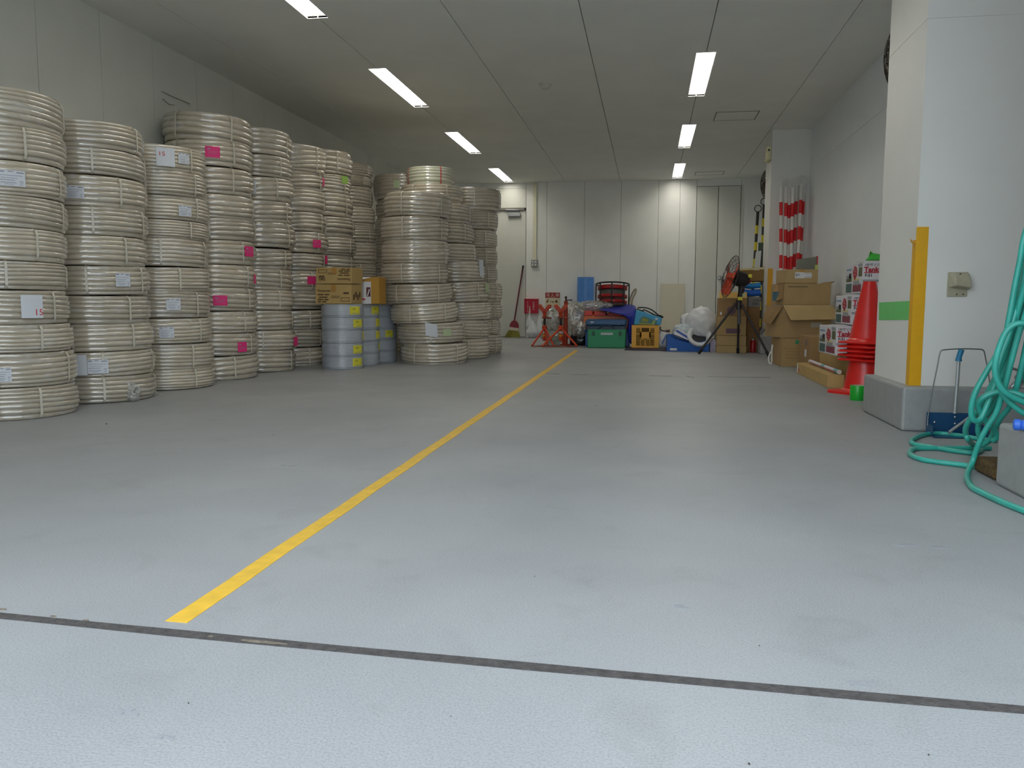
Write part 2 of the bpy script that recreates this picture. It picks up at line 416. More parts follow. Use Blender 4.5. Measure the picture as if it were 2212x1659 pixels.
# right wall with its board joint, columns, plinths
ZJ = 2.0
def jointed(name, x0, x1, y0, y1, m, zj=ZJ):
    mb = MB().box(x0, x1, y0, y1, 0, zj - .0012).box(x0, x1, y0, y1, zj + .0012, HR).box(x0 + .003, x1 - .003, y0 + .003, y1 - .003, zj - .01, zj + .01)
    return struct(mb.build(name, m))
jointed('wall_right', XR, XR + .1, 4.75, D, mat('wall_paint_light_offset', (234, 238, 240), .55, var=.02, vscale=3, bump=.08, bscale=160), onx(1830, 300, XR).z)  # wall paint cooled to offset the warm lamp and bounce light
CXN, CYN = 1.238, 4.175                       # near column, its free corner
jointed('wall_column', CXN, 2.5, CYN, 4.79, M_col, ony(2090, 36, CYN).z)
CXF = 1.36; cf = onz(1669, 281, HR); CXF, CYF = cf.x, cf.y
cyb = CXF / (onx(1650, 500, CXF).x / onx(1650, 500, CXF).y)
jointed('wall_column', CXF, XR + .05, CYF, cyb, M_col)
struct(MB().box(XL - .1, -2.05, 1.0, Y0, 0, HR).build('wall_added_shade', M_col))  # unseen wall added beside the opening to keep daylight off the left side
struct(MB().box(2.42, 2.5, Y0, CYN + .1, 0, HR).build('wall_recess', M_col))
struct(MB().box(1.27, 2.5, Y0, 2.86, 0, HR).build('wall_jamb', M_col))
PH = .208
def plinth(name, x0, x1, y0, y1):
    return struct(MB().box(x0, x1, y0, y1, 0, PH).build(name, M_plinth, bevel=.012, seg=2))
plinth('baseboard_near_column', 1.187, 2.45, 4.085, 4.80)
plinth('baseboard_far_column', CXF - .06, XR + .02, CYF - .06, cyb + .06)
plinth('baseboard_jamb', 1.155, 2.45, 1.0, 2.935)
print('DIM', 'lights', [(round(x, 2), round(y, 2)) for x, y in LIGHTS], 'len', LLEN, 'far col', CXF, CYF, cyb, 'knots', ony(1100, 452, D).z, 'seam', ony(2090, 36, CYN).z, onx(1830, 300, XR).z, 'ceil back y', onz(1400, 391, HR).y, onz(1130, 731).y)

# cable raceway and switch box on the back wall
a, b = ony(1151, 500, D), ony(1159.5, 500, D)
zb = ony(1155, 562, D).z
t = thing('cable_raceway', 'cream vertical cable raceway from the ceiling down to the switch box', 'raceway', (a.x, D, zb))
MB().box(a.x, b.x, D - .03, D, zb, HR - .001).build('cover', mat('raceway_cream', (226, 222, 198), .4), t, bevel=.005)
c = ony(1154, 569, D - .05)
t = thing('switch_box', 'grey surface switch box with four white rockers below the raceway', 'switch', (c.x, D, c.z))
MB().cbox((c.x, D - .028, c.z), (.108, .056, .118)).build('box', mat('switch_grey', (150, 154, 150), .5), t, bevel=.006)
for i in (-1, 1):
    for k in (-1, 1):
        MB().cbox((c.x + i * .024, D - .059, c.z + k * .026), (.022, .008, .026)).build('switch', mat('switch_white', (232, 232, 226), .4), t, bevel=.003)

# tapes on the columns, cover box
M_ytape = mat('yellow_tape', (226, 168, 14), .42, var=.04, vscale=20)
M_gtape = mat('green_tape', (110, 198, 110), .5, var=.03, vscale=20)
z1 = ony(1994, 490, CYN).z
w = .052; s = .05
t = thing('corner_tape', 'wide yellow tape folded over the corner of the near column', 'tape', (CXN, CYN, PH))
o = .0016
MB().box(CXN - o, CXN + w, CYN - o, CYN + .0, PH, z1).box(CXN - o, CXN, CYN, CYN + s, PH, z1 - .06).build('tape', M_ytape, t)
cu = MB(); pp = []
for i in range(7):
    an = i / 6 * 1.5; pp.append((CXN - .003 - .014 * math.sin(an), CYN + .006 + .01 * i / 6, z1 - .075 + .016 * (1 - math.cos(an))))
for i in range(6):
    p, q = V(pp[i]), V(pp[i + 1]); cu.slab([p, q, q + V((.002, .025, .012)), p + V((.002, .03, 0))], (0, 0, 1), .001)
cu.build('torn_curl', M_ytape, t)
MB().slab([(CXN - .0018, CYN + .002, z1 - .05), (CXN - .0018, CYN + .03, z1 - .03), (CXN - .0018, CYN + .02, z1 - .002), (CXN - .0018, CYN + .002, z1 - .01)], (-1, 0, 0), .0006).build('torn_paper', mat('torn_white', (226, 224, 214), .8), t)
g = [onx(1899.5, 653.5, CXN), onx(1970, 650, CXN), onx(1970, 691.5, CXN), onx(1899, 691.5, CXN)]
g = [V((CXN - .0008, min(max(p.y, CYN + .052), 4.785), p.z)) for p in g]
tag(MB().slab(g, (-1, 0, 0), .0008).build('wall_tape', M_gtape), 'green tape patch across the side of the near column', 'tape')
ft = thing('corner_tape', 'narrow yellow tape strip down the far column behind the poles', 'tape', (CXF, CYF, PH))
zf = ony(1668, 580, CYF).z
MB().box(CXF - .001, CXF + .056, CYF - .0016, CYF, PH, zf).build('tape', M_ytape, ft)
# weatherproof cover box on the near column
p0, p1 = ony(2047, 588, CYN), ony(2088, 641, CYN)
t = thing('socket_cover', 'beige weatherproof socket cover on the front of the near column', 'socket cover', ((p0.x + p1.x) / 2, CYN, (p0.z + p1.z) / 2))
M_cov = mat('cover_beige', (172, 166, 142), .45, var=.06, vscale=40)
MB().box(p0.x, p1.x, CYN - .006, CYN, p1.z, p0.z).build('back_plate', M_cov, t, bevel=.004)
hb = p1.z + (p0.z - p1.z) * .36
m = MB().hexa([(p0.x + .006, CYN - .005, hb), (p1.x + .004, CYN - .005, hb - .01), (p1.x + .004, CYN - .055, hb), (p0.x + .022, CYN - .055, hb + .012)],
              [(p0.x + .002, CYN - .005, p0.z - .002), (p1.x - .004, CYN - .005, p0.z - .002), (p1.x - .004, CYN - .03, p0.z - .006), (p0.x + .022, CYN - .03, p0.z - .006)])
m.build('hood', M_cov, t, bevel=.004)
for x, z in ((.5, .92), (.48, .1), (.8, .1)):
    MB().at((p0.x + (p1.x - p0.x) * x, CYN - (.033 if z > .5 else .006), p1.z + (p0.z - p1.z) * z), (PI / 2, 0, 0)).lathe([(.004, 0), (.004, .002), (0, .003)], 10, cap=False).build('screw', mat('screw_dark', (96, 92, 80), .4, metal=.6), t)
# camera-like sensor on the far column
p0, p1 = onx(1647, 316, CXF - .03), ony(1660, 350, CYF)
zt, zbm = ony(1655, 315, CYF).z, ony(1655, 351, CYF).z
t = thing('motion_detector', 'cream motion sensor box high on the side of the far column', 'sensor', (CXF, CYF + .1, (zt + zbm) / 2))
M_sen = mat('sensor_cream', (226, 220, 176), .4)
MB().box(CXF - .055, CXF, CYF + .02, CYF + .13, zbm + .03, zt).build('body', M_sen, t, bevel=.008)
MB().at((CXF - .036, CYF + .07, zbm + .03)).lathe([(0, -.026), (.022, -.022), (.034, -.006), (.034, .01), (.02, .02)], 24, cap=False).build('dome', M_sen, t, 50)
MB().at((CXF - .03, CYF + .019, zt - .045), (PI / 2, 0, 0)).lathe([(.011, 0), (.011, .004), (0, .006)], 16, cap=False).build('lens', mat('lens_black', (20, 20, 20), .2), t)
# ------------------------------------------------------------------ beige tube coils
def tube_material(name, col):
    m = mat(name, col, .36, coat=1, coat_rough=.06, bump=.2, bscale=26, coat_ior=2.0)
    nt = m.node_tree; N = nt.nodes; L = nt.links; b = N['Principled BSDF']; base = tuple(b.inputs['Base Color'].default_value)
    tc = [n for n in N if n.type == 'TEX_COORD'][0]
    oi = N.new('ShaderNodeObjectInfo'); mr = N.new('ShaderNodeMapRange'); mr.inputs['To Min'].default_value = .84; mr.inputs['To Max'].default_value = 1.06
    L.new(oi.outputs['Random'], mr.inputs['Value'])
    mp = N.new('ShaderNodeMapping'); mp.inputs['Scale'].default_value = (9, 9, 22); mp.inputs['Rotation'].default_value = (.5, .3, 0)
    av = N.new('ShaderNodeVectorMath'); av.operation = 'ADD'
    L.new(tc.outputs['Object'], av.inputs[0]); L.new(oi.outputs['Random'], av.inputs[1]); L.new(av.outputs[0], mp.inputs['Vector'])
    n = N.new('ShaderNodeTexNoise'); n.inputs['Scale'].default_value = 1; n.inputs['Detail'].default_value = 5; n.inputs['Distortion'].default_value = 1.2
    L.new(mp.outputs[0], n.inputs['Vector'])
    r = N.new('ShaderNodeValToRGB'); r.color_ramp.elements[0].position = .5; r.color_ramp.elements[1].position = .78
    r.color_ramp.elements[0].color = base; r.color_ramp.elements[1].color = (.62, .60, .56, 1)  # pale wrap wrinkles, with the film's milky reflections put into the base colour
    L.new(n.outputs['Fac'], r.inputs['Fac'])
    x = N.new('ShaderNodeMix'); x.data_type = 'RGBA'; x.blend_type = 'MULTIPLY'; x.inputs[0].default_value = 1
    L.new(r.outputs['Color'], x.inputs[6]); L.new(mr.outputs['Result'], x.inputs[7]); L.new(x.outputs[2], b.inputs['Base Color'])
    return m
M_tube = tube_material('beige_tube_wrapped', (188, 177, 157))
M_strap = mat('strap_white', (196, 191, 176), .4)
M_white = mat('paper_white', (208, 212, 218), .6)
M_pink = mat('paper_pink', (222, 44, 120), .6)
M_green = mat('paper_green', (150, 190, 90), .6)
M_pale = mat('paper_pale_green', (176, 192, 150), .5)
M_ink = mat('ink_grey', (142, 144, 156), .7)
M_red = mat('ink_red', (200, 44, 52), .7)
M_black = mat('ink_black', (34, 32, 32), .7)
M_wrap = film('plastic_wrap', (214, 212, 204), .35, rough=.15, bump=.8, bscale=40)
CR, CH = .33, .19

def coil_mesh(n, seed, layers=4, R=CR, H=CH, loose=0.0):
    """outline of a wound coil revolved round z; every turn is slightly out of true"""
    rnd = random.Random(seed); a = H / (2 * n)
    inner = R - 2 * a * layers
    def ph(): return rnd.uniform(0, 2 * PI)
    jit = [(rnd.uniform(.03, .16), ph(), rnd.uniform(.0, .10), ph()) for _ in range(n)]
    tilt = (rnd.uniform(.2, .75) + loose, ph()); tilt2 = (rnd.uniform(.05, .2), ph())
    prof = []                                             # (rho, z, turn index, vertical weight)
    for j in range(n):
        inset = (1.15 * a if j in (0, n - 1) else .22 * a if j in (1, n - 2) else 0)
        for k in range(7):
            an = -PI / 2 + PI * (k + (.35 if k == 0 else 0) - (.35 if k == 6 else 0)) / 6
            prof.append((R - .72 * a - inset + .72 * a * math.cos(an), a * (2 * j + 1) + a * math.sin(an), j))
    for l in range(1, layers):
        for k in range(5):
            an = PI * (k + .3 * (k == 0) - .3 * (k == 4)) / 4
            prof.append((R - a - 2 * a * l + a * math.cos(an) + .3 * a, H - a + a * math.sin(an), n - 1))
    for z in (H - a, H / 2, a): prof.append((inner, z, -1))
    for l in range(layers - 1, 0, -1):
        prof.append((R - a - 2 * a * l, .15 * a, -1))
    seg = 72; m = len(prof); vs = []; fs = []
    for s in range(seg):
        th = 2 * PI * s / seg
        for rho, z, j in prof:
            zz, rr = z, rho
            w = math.sin(PI * min(1, max(0, z / H)))
            zz += w * a * (tilt[0] * math.sin(th + tilt[1]) + tilt2[0] * math.sin(2 * th + tilt2[1])) * 1.6
            if j >= 0:
                q = jit[j]; rr += a * (q[0] * math.sin(th + q[1]) + q[2] * math.sin(3 * th + q[3]))
            vs.append((rr * math.cos(th), rr * math.sin(th), zz))
    for s in range(seg):
        t = (s + 1) % seg
        for i in range(m):
            k = (i + 1) % m
            fs.append((s * m + i, t * m + i, t * m + k, s * m + k))
    me = bpy.data.meshes.new('winding'); me.from_pydata(vs, [], fs); me.materials.append(M_tube)
    me.polygons.foreach_set('use_smooth', [True] * len(fs)); me.update()
    bm = bmesh.new(); bm.from_mesh(me); bmesh.ops.recalc_face_normals(bm, faces=bm.faces); bm.to_mesh(me); bm.free()
    return me
MESH7 = [coil_mesh(7, 11 + k) for k in range(4)]
MESH6 = [coil_mesh(6, 31 + k) for k in range(4)]
MESH5 = [coil_mesh(5, 51 + k, 3) for k in range(4)]
MESHL = coil_mesh(6, 77, 3, loose=1.3)

def strap_mesh():
    mb = MB(); w = .0062; R = CR + .0012; i = CR - .115; H = CH + .001
    path = [(i, .02), (i, H - .02), (i + .015, H), (R - .03, H), (R - .008, H - .012), (R + .001, H - .035), (R + .001, .03), (R - .008, .011), (R - .03, .0), (i + .015, 0)]
    k = len(path); vs = []
    for y in (-w, w):
        vs += [(p[0], y, p[1]) for p in path]
    c = V((sum(p[0] for p in path) / k, 0, sum(p[1] for p in path) / k))
    vs2 = [V(v) + (V((v[0], 0, v[2])) - c).normalized() * .0012 for v in vs]
    vs = vs + [tuple(v) for v in vs2]; fs = []
    for a in range(k):
        b = (a + 1) % k
        fs += [(2 * k + a, 2 * k + b, 3 * k + b, 3 * k + a), (a, k + a, k + b, b), (a, b, 2 * k + b, 2 * k + a), (k + b, k + a, 3 * k + a, 3 * k + b)]
    mb.add(vs, fs); o = mb.build('strap', M_strap); me = o.data; bpy.data.objects.remove(o); return me
STRAP = strap_mesh()

def new(name, me, parent):
    o = bpy.data.objects.new(name, me); C.objects.link(o); o.parent = parent; return o

def patch(root, name, m, th, half, z0, z1, R, rows=(), extra=None, label=None, tiltz=0):
    """a paper stuck on the outside of a coil, with its print as a sub-part"""
    mb = MB(); n = 8
    pt = lambda u, v, off=0: ((R + off) * math.cos(th + half * u), (R + off) * math.sin(th + half * u), z0 + (z1 - z0) * v + tiltz * u)
    for i in range(n):
        u0, u1 = -1 + 2 * i / n, -1 + 2 * (i + 1) / n
        mb.hexa([pt(u0, 0), pt(u1, 0), pt(u1, 0, .0012), pt(u0, 0, .0012)], [pt(u0, 1), pt(u1, 1), pt(u1, 1, .0012), pt(u0, 1, .0012)])
    o = mb.build(name, m)
    o.parent = root
    if label: o['label'] = label
    if rows or extra:
        pb = MB(); mats = [M_ink, M_red]
        for (u0, u1, v0, v1) in rows:
            k = 5
            for i in range(k):
                a, b = u0 + (u1 - u0) * i / k, u0 + (u1 - u0) * (i + 1) / k
                pb.hexa([pt(a, v0, .0013), pt(b, v0, .0013), pt(b, v0, .002), pt(a, v0, .002)], [pt(a, v1, .0013), pt(b, v1, .0013), pt(b, v1, .002), pt(a, v1, .002)])
        if extra:
            s, u, v, size = extra; pb.m = 1
            vs, fs, w, h = text2d(s); W = 2 * half * R
            pb.add([pt(u + x * size / W * 2, v + y * size / (z1 - z0), .0022) for x, y in vs], fs)
        q = pb.build('print', mats); q.parent = o
    return o
ROWS = [(-.95, -.55, .86, .95), (-.3, .1, .9, .95), (.35, .9, .84, .92), (-.9, .8, .66, .69), (-.8, .4, .5, .53), (-.9, .2, .36, .4), (-.85, .3, .2, .24), (-.6, .1, .1, .13), (.55, .85, .3, .34), (.6, .85, .2, .23), (.55, .8, .1, .13)]
ORD = ['topmost', 'second from top', 'third from top', 'fourth from top', 'fifth from top', 'sixth from top', 'seventh from top', 'eighth from top', 'ninth from top', 'tenth from top', 'bottom']

STICK = {}
def stack(key, where, d, zb, edges, side, meshes, R=CR, feats=None, tilts=None, wl_limit=None, group='shrink-wrapped beige tube coils', cap_bot=None):
    """zb: pixel rows of the boundaries from the top coil down; edges: pixel column of each coil's right edge ('r') or middle ('c')"""
    n = len(edges); feats = feats or {}; tilts = tilts or {}
    xs = edges
    zs = []
    for i, y in enumerate(zb):
        px = xs[min(i, n - 1)] - (60 if side == 'r' else 0)
        zs.append(ond(px, y, d - R).z)
    z0 = zs[-1]; zt = zs[0]
    zs = [(z - z0) * zt / (zt - z0) for z in zs]
    out = []
    for i in range(n):
        rr = R if not isinstance(R, list) else R[i]
        ym = (zb[i] + zb[i + 1]) / 2
        r_ = ray(xs[i], ym); al = math.atan2(r_.x, r_.y)
        if side == 'r': al -= math.asin(rr / d)
        x, y = d * math.sin(al), d * math.cos(al)
        if wl_limit is not None: x = max(x, wl_limit + rr)
        hgt = zs[i] - zs[i + 1]
        f = feats.get(i, '')
        lab = f'beige tube coil{" " + f if f else ""}, {"bottom" if i == n - 1 else ORD[i]} {where}'; assert len(lab.split()) <= 16, lab
        t = thing('tube_coil', lab, 'coil', (x, y, zs[i + 1]), group)
        k = rr / CR
        rz = random.uniform(0, 2 * PI)
        tx, ty = tilts.get(i, (random.uniform(-.014, .014), random.uniform(-.014, .014)))
        t.rotation_euler = (tx, ty, 0); t.scale = (k, k, hgt / CH * .985)
        me = meshes if not isinstance(meshes, list) else meshes[(i * 5 + len(key) + ord(key[-1])) % len(meshes)]
        if key == 'S6' and i == 0: me = MESHL
        w = new('winding', me, t); w.rotation_euler = (0, 0, rz)
        face = math.atan2(-y, -x)
        base = face + random.uniform(-.75, .15)
        for q in range(2):
            s = new('strap', STRAP, t); s.rotation_euler = (0, 0, base + q * random.uniform(1.0, 1.35))
        out.append(t); STICK[(key, i)] = (t, rr)
    return out

L7 = [MESH7[0], MESH7[1], MESH6[0], MESH7[2], MESH7[3]]
F = 'with white label'; P = 'with pink paper'
def dist(x, y): return math.hypot(x, y)
stack('S1', 'in the leftmost stack', dist(-3.36, 3.86), [189, 273, 349, 424, 494, 566, 628, 702, 764, 839, 909],
      [122, 131, 128, 127, 119, 118, 124, 141, 158, 161], 'r', L7, feats={2: F, 6: 'with sheet numbered in red', 8: F}, wl_limit=XL + .005)
stack('S2', 'in the second stack from left', dist(-3.38, 4.57), [262, 322, 380, 448, 511, 576, 640, 701, 762, 817, 874],
      [290, 293, 299, 304, 292, 306, 305, 321, 327, 320], 'r', L7, feats={2: F, 5: F, 8: 'with sheet and label'}, wl_limit=XL + .005)
stack('S3', 'in the third stack from left', dist(-3.38, 5.29), [311, 367, 421.5, 475, 516, 577, 630, 689, 744, 800, 845],
      [417, 419, 437, 432, 421, 428, 429, 435, 448, 451], 'r', L7, feats={0: 'with large sheet and label', 2: F, 6: F, 7: F}, wl_limit=XL + .005)
stack('S4', 'in the fourth stack from left', dist(-3.36, 5.98), [240, 302, 358, 417, 470, 518.6, 572, 622, 674, 722.5, 771, 824],
      [537, 536, 542, 545, 549, 552, 552, 553, 555, 545, 558], 'r', MESH5, feats={1: P, 5: P, 6: P, 7: P, 9: P}, wl_limit=XL + .005, tilts={0: (.01, .045)})
stack('S5', 'in the fifth stack from left', dist(-3.35, 6.67), [272, 330, 379, 430, 479, 534, 580, 627, 671, 714.5, 758, 806],
      [631, 633, 636, 634, 640, 634, 634, 638, 637, 644, 641], 'r', MESH5, feats={2: 'with white paper', 9: P}, R=.32, wl_limit=XL + .005)
stack('S6', 'in the sixth stack from left', dist(-3.35, 7.37), [305, 364, 407, 456, 499, 545, 583, 628, 670, 712, 751, 792],
      [704, 700, 705, 705, 710, 708, 706, 706, 708, 708, 709], 'r', MESH5, feats={0: 'slumped and skewed', 1: P, 4: P, 5: P, 6: P}, R=.32, wl_limit=XL + .005, tilts={0: (.0, .05)})
stack('S7', 'in the seventh stack from left', dist(-3.33, 8.05), [319, 372, 413, 465, 510, 549, 588, 625, 664, 703, 742, 780],
      [763, 759, 763, 767, 770, 769, 768, 769, 769, 769, 769], 'r', MESH5 + MESH6, feats={1: 'with green paper'}, R=.32, wl_limit=XL + .005)
stack('S8', 'in the eighth stack from left', dist(-3.33, 8.74), [349, 375, 398, 443, 485, 521, 568, 604, 645, 690, 731, 770],
      [805, 805, 806, 811, 814, 815, 816, 817, 817, 817, 817], 'r', MESH6, R=.32, wl_limit=XL + .005)
stack('GF', 'in the front stack of far cluster', dist(-2.08, 7.84), [412, 465, 516, 567, 611, 653, 696.5, 740.5, 787],
      [902, 896, 897, 895, 905, 917, 932, 938], 'c', MESH6 + MESH7[:1], feats={6: 'with papers'}, tilts={4: (.02, -.02), 5: (.02, -.035), 6: (.015, -.03), 0: (-.02, .01)})
stack('GM', 'in the middle stack of far cluster', dist(-2.0, 8.62), [395, 437, 480.5, 523.5, 564.5, 608, 652, 690, 731, 775],
      [932, 952, 958, 963, 982, 990, 996, 991, 992], 'c', MESH6, feats={4: 'with white paper', 5: 'with pale paper'}, tilts={4: (.0, -.04), 5: (0, -.03)})
stack('GR', 'in the right stack of far cluster', dist(-2.02, 9.46), [403, 452, 494, 532, 573, 609, 652, 689, 723, 764],
      [1021, 1015, 1013, 1014, 1014, 1024, 1024, 1021, 1024], 'c', MESH6 + MESH7[1:2])
stack('GL', 'in the back left stack of far cluster', dist(-2.78, 9.2), [373, 427, 468, 508, 548, 588, 628, 668, 712, 766],
      [870, 874, 873, 873, 873, 875, 873, 873, 875], 'c', MESH7[:2] + MESH6[:1], feats={0: 'with pale paper'})
# a smaller greenish coil lies on top of the middle stack
tp = STICK[('GM', 0)][0]; za = tp.location.z + tp.scale.z * CH
dA = dist(-2.0, 8.62); rA = .25
r_ = ray(929, 376); al = math.atan2(r_.x, r_.y)
hA = ond(929, 358, dA - rA).z - za
t = thing('tube_coil', 'small greenish tube coil bound with red bands, on top of the far cluster', 'coil', (dA * math.sin(al), dA * math.cos(al), za + .002), 'shrink-wrapped beige tube coils')
t.scale = (rA / CR, rA / CR, hA / CH)
me = coil_mesh(6, 99, 3); me.materials[0] = tube_material('greenish_tube', (200, 202, 178))
new('winding', me, t)
fa = math.atan2(-t.location.y, -t.location.x)
for q in (.45, 1.6, -1.1):
    me = STRAP.copy() if q == .45 else me_s
    if q == .45: me_s = me; me.materials[0] = mat('strap_red', (206, 40, 48), .5)
    s = new('strap', me, t); s.rotation_euler = (0, 0, fa + q)

def stick(key, i, px0, px1, py0, py1, m, name, rows=(), extra=None, label=None, tiltz=0):
    t, rr = STICK[(key, i)]
    bpy_m = Matrix.LocRotScale(t.location, t.rotation_euler, t.scale).inverted()
    def ang(px, py):
        d = ray(px, py); o = EYE - V((t.location.x, t.location.y, 0)); o.z = 0; d2 = V((d.x, d.y, 0))
        A = d2.dot(d2); B = 2 * o.dot(d2); R = rr + .003; Cc = o.dot(o) - R * R; disc = max(0, B * B - 4 * A * Cc)
        s = (-B - math.sqrt(disc)) / (2 * A); p = EYE + d * s
        l = bpy_m @ p; return math.atan2(l.y, l.x), l.z
    pm = (py0 + py1) / 2
    a0, _ = ang(px0, pm); a1, _ = ang(px1, pm); xm = (px0 + px1) / 2
    _, zt = ang(xm, py0); _, zb = ang(xm, py1)
    da = (a1 - a0 + PI) % (2 * PI) - PI
    return patch(t, name, m, a0 + da / 2, abs(da) / 2, zb, zt, CR + .0035, rows, extra, label, tiltz)
S = stick
S('S1', 2, -4, 54, 368, 402, M_white, 'paper_label', ROWS); S('S1', 6, 45, 92, 637, 687, M_white, 'paper_sheet', (), ('15', .1, .12, .05), 'white sheet with red 15')
S('S1', 8, -12, 25, 794, 825, M_white, 'paper_label', ROWS)
S('S2', 2, 140, 182, 401, 428, M_white, 'paper_label', ROWS); S('S2', 5, 250, 281, 590, 619, M_white, 'paper_label', ROWS)
S('S2', 8, 159, 188, 767, 811, M_white, 'paper_sheet'); S('S2', 8, 189, 234, 777, 807, M_white, 'paper_label', ROWS)
S('S3', 0, 337, 377, 319, 359, M_white, 'paper_sheet', (), ('15', -.8, .55, .045), 'white sheet with red 15'); S('S3', 0, 385, 408, 331, 354, M_white, 'paper_label', ROWS)
S('S3', 2, 386, 413, 444, 467, M_white, 'paper_label', ROWS); S('S3', 6, 359, 390, 645, 670, M_white, 'paper_label', ROWS); S('S3', 7, 344, 376, 706, 730, M_white, 'paper_label', ROWS)
PR = [(-.7, -.3, .7, .8), (-.5, .7, .5, .53), (-.6, .5, .35, .38)]
for i, a in ((1, (443, 475, 316, 340)), (5, (529, 547, 532, 554)), (6, (548.5, 552, 593, 612)), (7, (460, 491, 638, 660)), (9, (514, 533, 739, 760))):
    S('S4', i, *a, M_pink, 'pink_paper', PR)
S('S5', 2, 541, 553, 390, 419, M_white, 'paper_sheet'); S('S5', 9, 635, 643, 728, 747, M_pink, 'pink_paper')
S('S6', 1, 697, 700, 385, 402, M_pink, 'pink_paper'); S('S6', 4, 676, 693, 518, 535, M_pink, 'pink_paper', PR); S('S6', 5, 702, 707, 552, 570, M_pink, 'pink_paper'); S('S6', 6, 664, 682, 597, 614, M_pink, 'pink_paper')
S('S7', 1, 738, 751, 380, 397, M_green, 'green_paper')
S('GL', 0, 850, 864, 390, 405, M_pale, 'green_paper'); S('GF', 6, 919, 945, 699, 727, M_white, 'paper_sheet', tiltz=-.012); S('GF', 6, 957, 975, 711, 726, M_pale, 'green_paper')
S('GM', 4, 1036, 1045, 562, 597, M_white, 'paper_sheet'); S('GM', 5, 1049, 1061, 611, 632, M_pale, 'green_paper')

# loose plastic wrap on some coils
def loose_wrap(key, i, px, py, w, h, seed):
    t, rr = STICK[(key, i)]; rnd = random.Random(seed); bpy_m = Matrix.LocRotScale(t.location, t.rotation_euler, t.scale).inverted()
    d = math.hypot(t.location.x, t.location.y) - rr * .93
    c = bpy_m @ ond(px, py, d); th = math.atan2(c.y, c.x); mb = MB(); nu, nvv = 8, 6; vs = []
    for a in range(nu + 1):
        for b in range(nvv + 1):
            u, v = a / nu - .5, b / nvv - .5; R = CR + .006 + rnd.uniform(0, .012) * (1 + .8 * (1 - 4 * v * v))
            an = th + u * w / CR + rnd.uniform(-.01, .01)
            vs.append((R * math.cos(an), R * math.sin(an), c.z + v * h + rnd.uniform(-.006, .006)))
    fs = [(a * (nvv + 1) + b, (a + 1) * (nvv + 1) + b, (a + 1) * (nvv + 1) + b + 1, a * (nvv + 1) + b + 1) for a in range(nu) for b in range(nvv)]
    o = mb.add(vs, fs).build('plastic_wrap', M_wrap); o.parent = t; return o

# scrap of wrapping film on the floor in front of the second stack
def crumple(name, mb_mat, c, r, seed, root=None, sq=(1, 1, 1), amp=.35, sub=3, flat=True):
    rnd = random.Random(seed); bm = bmesh.new(); bmesh.ops.create_icosphere(bm, subdivisions=sub, radius=1)
    dirs = [(V((rnd.uniform(-1, 1), rnd.uniform(-1, 1), rnd.uniform(-1, 1))).normalized(), rnd.uniform(2, 9), rnd.uniform(0, 6.3), rnd.uniform(.4, 1)) for _ in range(9)]
    for v in bm.verts:
        s = sum(abs(math.sin(d.dot(v.co) * f + p)) * w for d, f, p, w in dirs) / 9
        v.co = v.co * (1 - amp + amp * 1.7 * s + rnd.uniform(-.03, .03))
        v.co = V((v.co.x * r * sq[0], v.co.y * r * sq[1], v.co.z * r * sq[2])) + V(c)
    if flat:
        for v in bm.verts: v.co.z = max(v.co.z, .002 if flat is True else flat)
    base = V((0, 0, 0)) if root is None else ROOTLOC.get(root.name, V((0, 0, 0)))
    for v in bm.verts: v.co -= base
    me = bpy.data.meshes.new(name); bm.to_mesh(me); bm.free(); me.materials.append(mb_mat)
    o = bpy.data.objects.new(name, me); C.objects.link(o)
    if root is not None: o.parent = root
    return o
c = onz(288, 868)
tag(crumple('film_scrap', film('film_white', (232, 232, 226), .75, rough=.15, bump=.9, bscale=40), (c.x - .02, c.y + .02, .055), .062, 5, sq=(1, .6, 1.25), amp=.6), 'crumpled scrap of clear wrapping film on the floor before the second stack', 'plastic scrap')
c = onz(335, 852); m = MB()
m.tube(smoothpath([(c.x - .06, c.y, .004), (c.x - .02, c.y + .01, .02), (c.x + .02, c.y - .01, .012), (c.x + .06, c.y - .02, .004)], 5), .0035, 6)
tag(m.build('strap_offcut', M_strap), 'short offcut of white strap on the floor by the third stack', 'strap offcut')

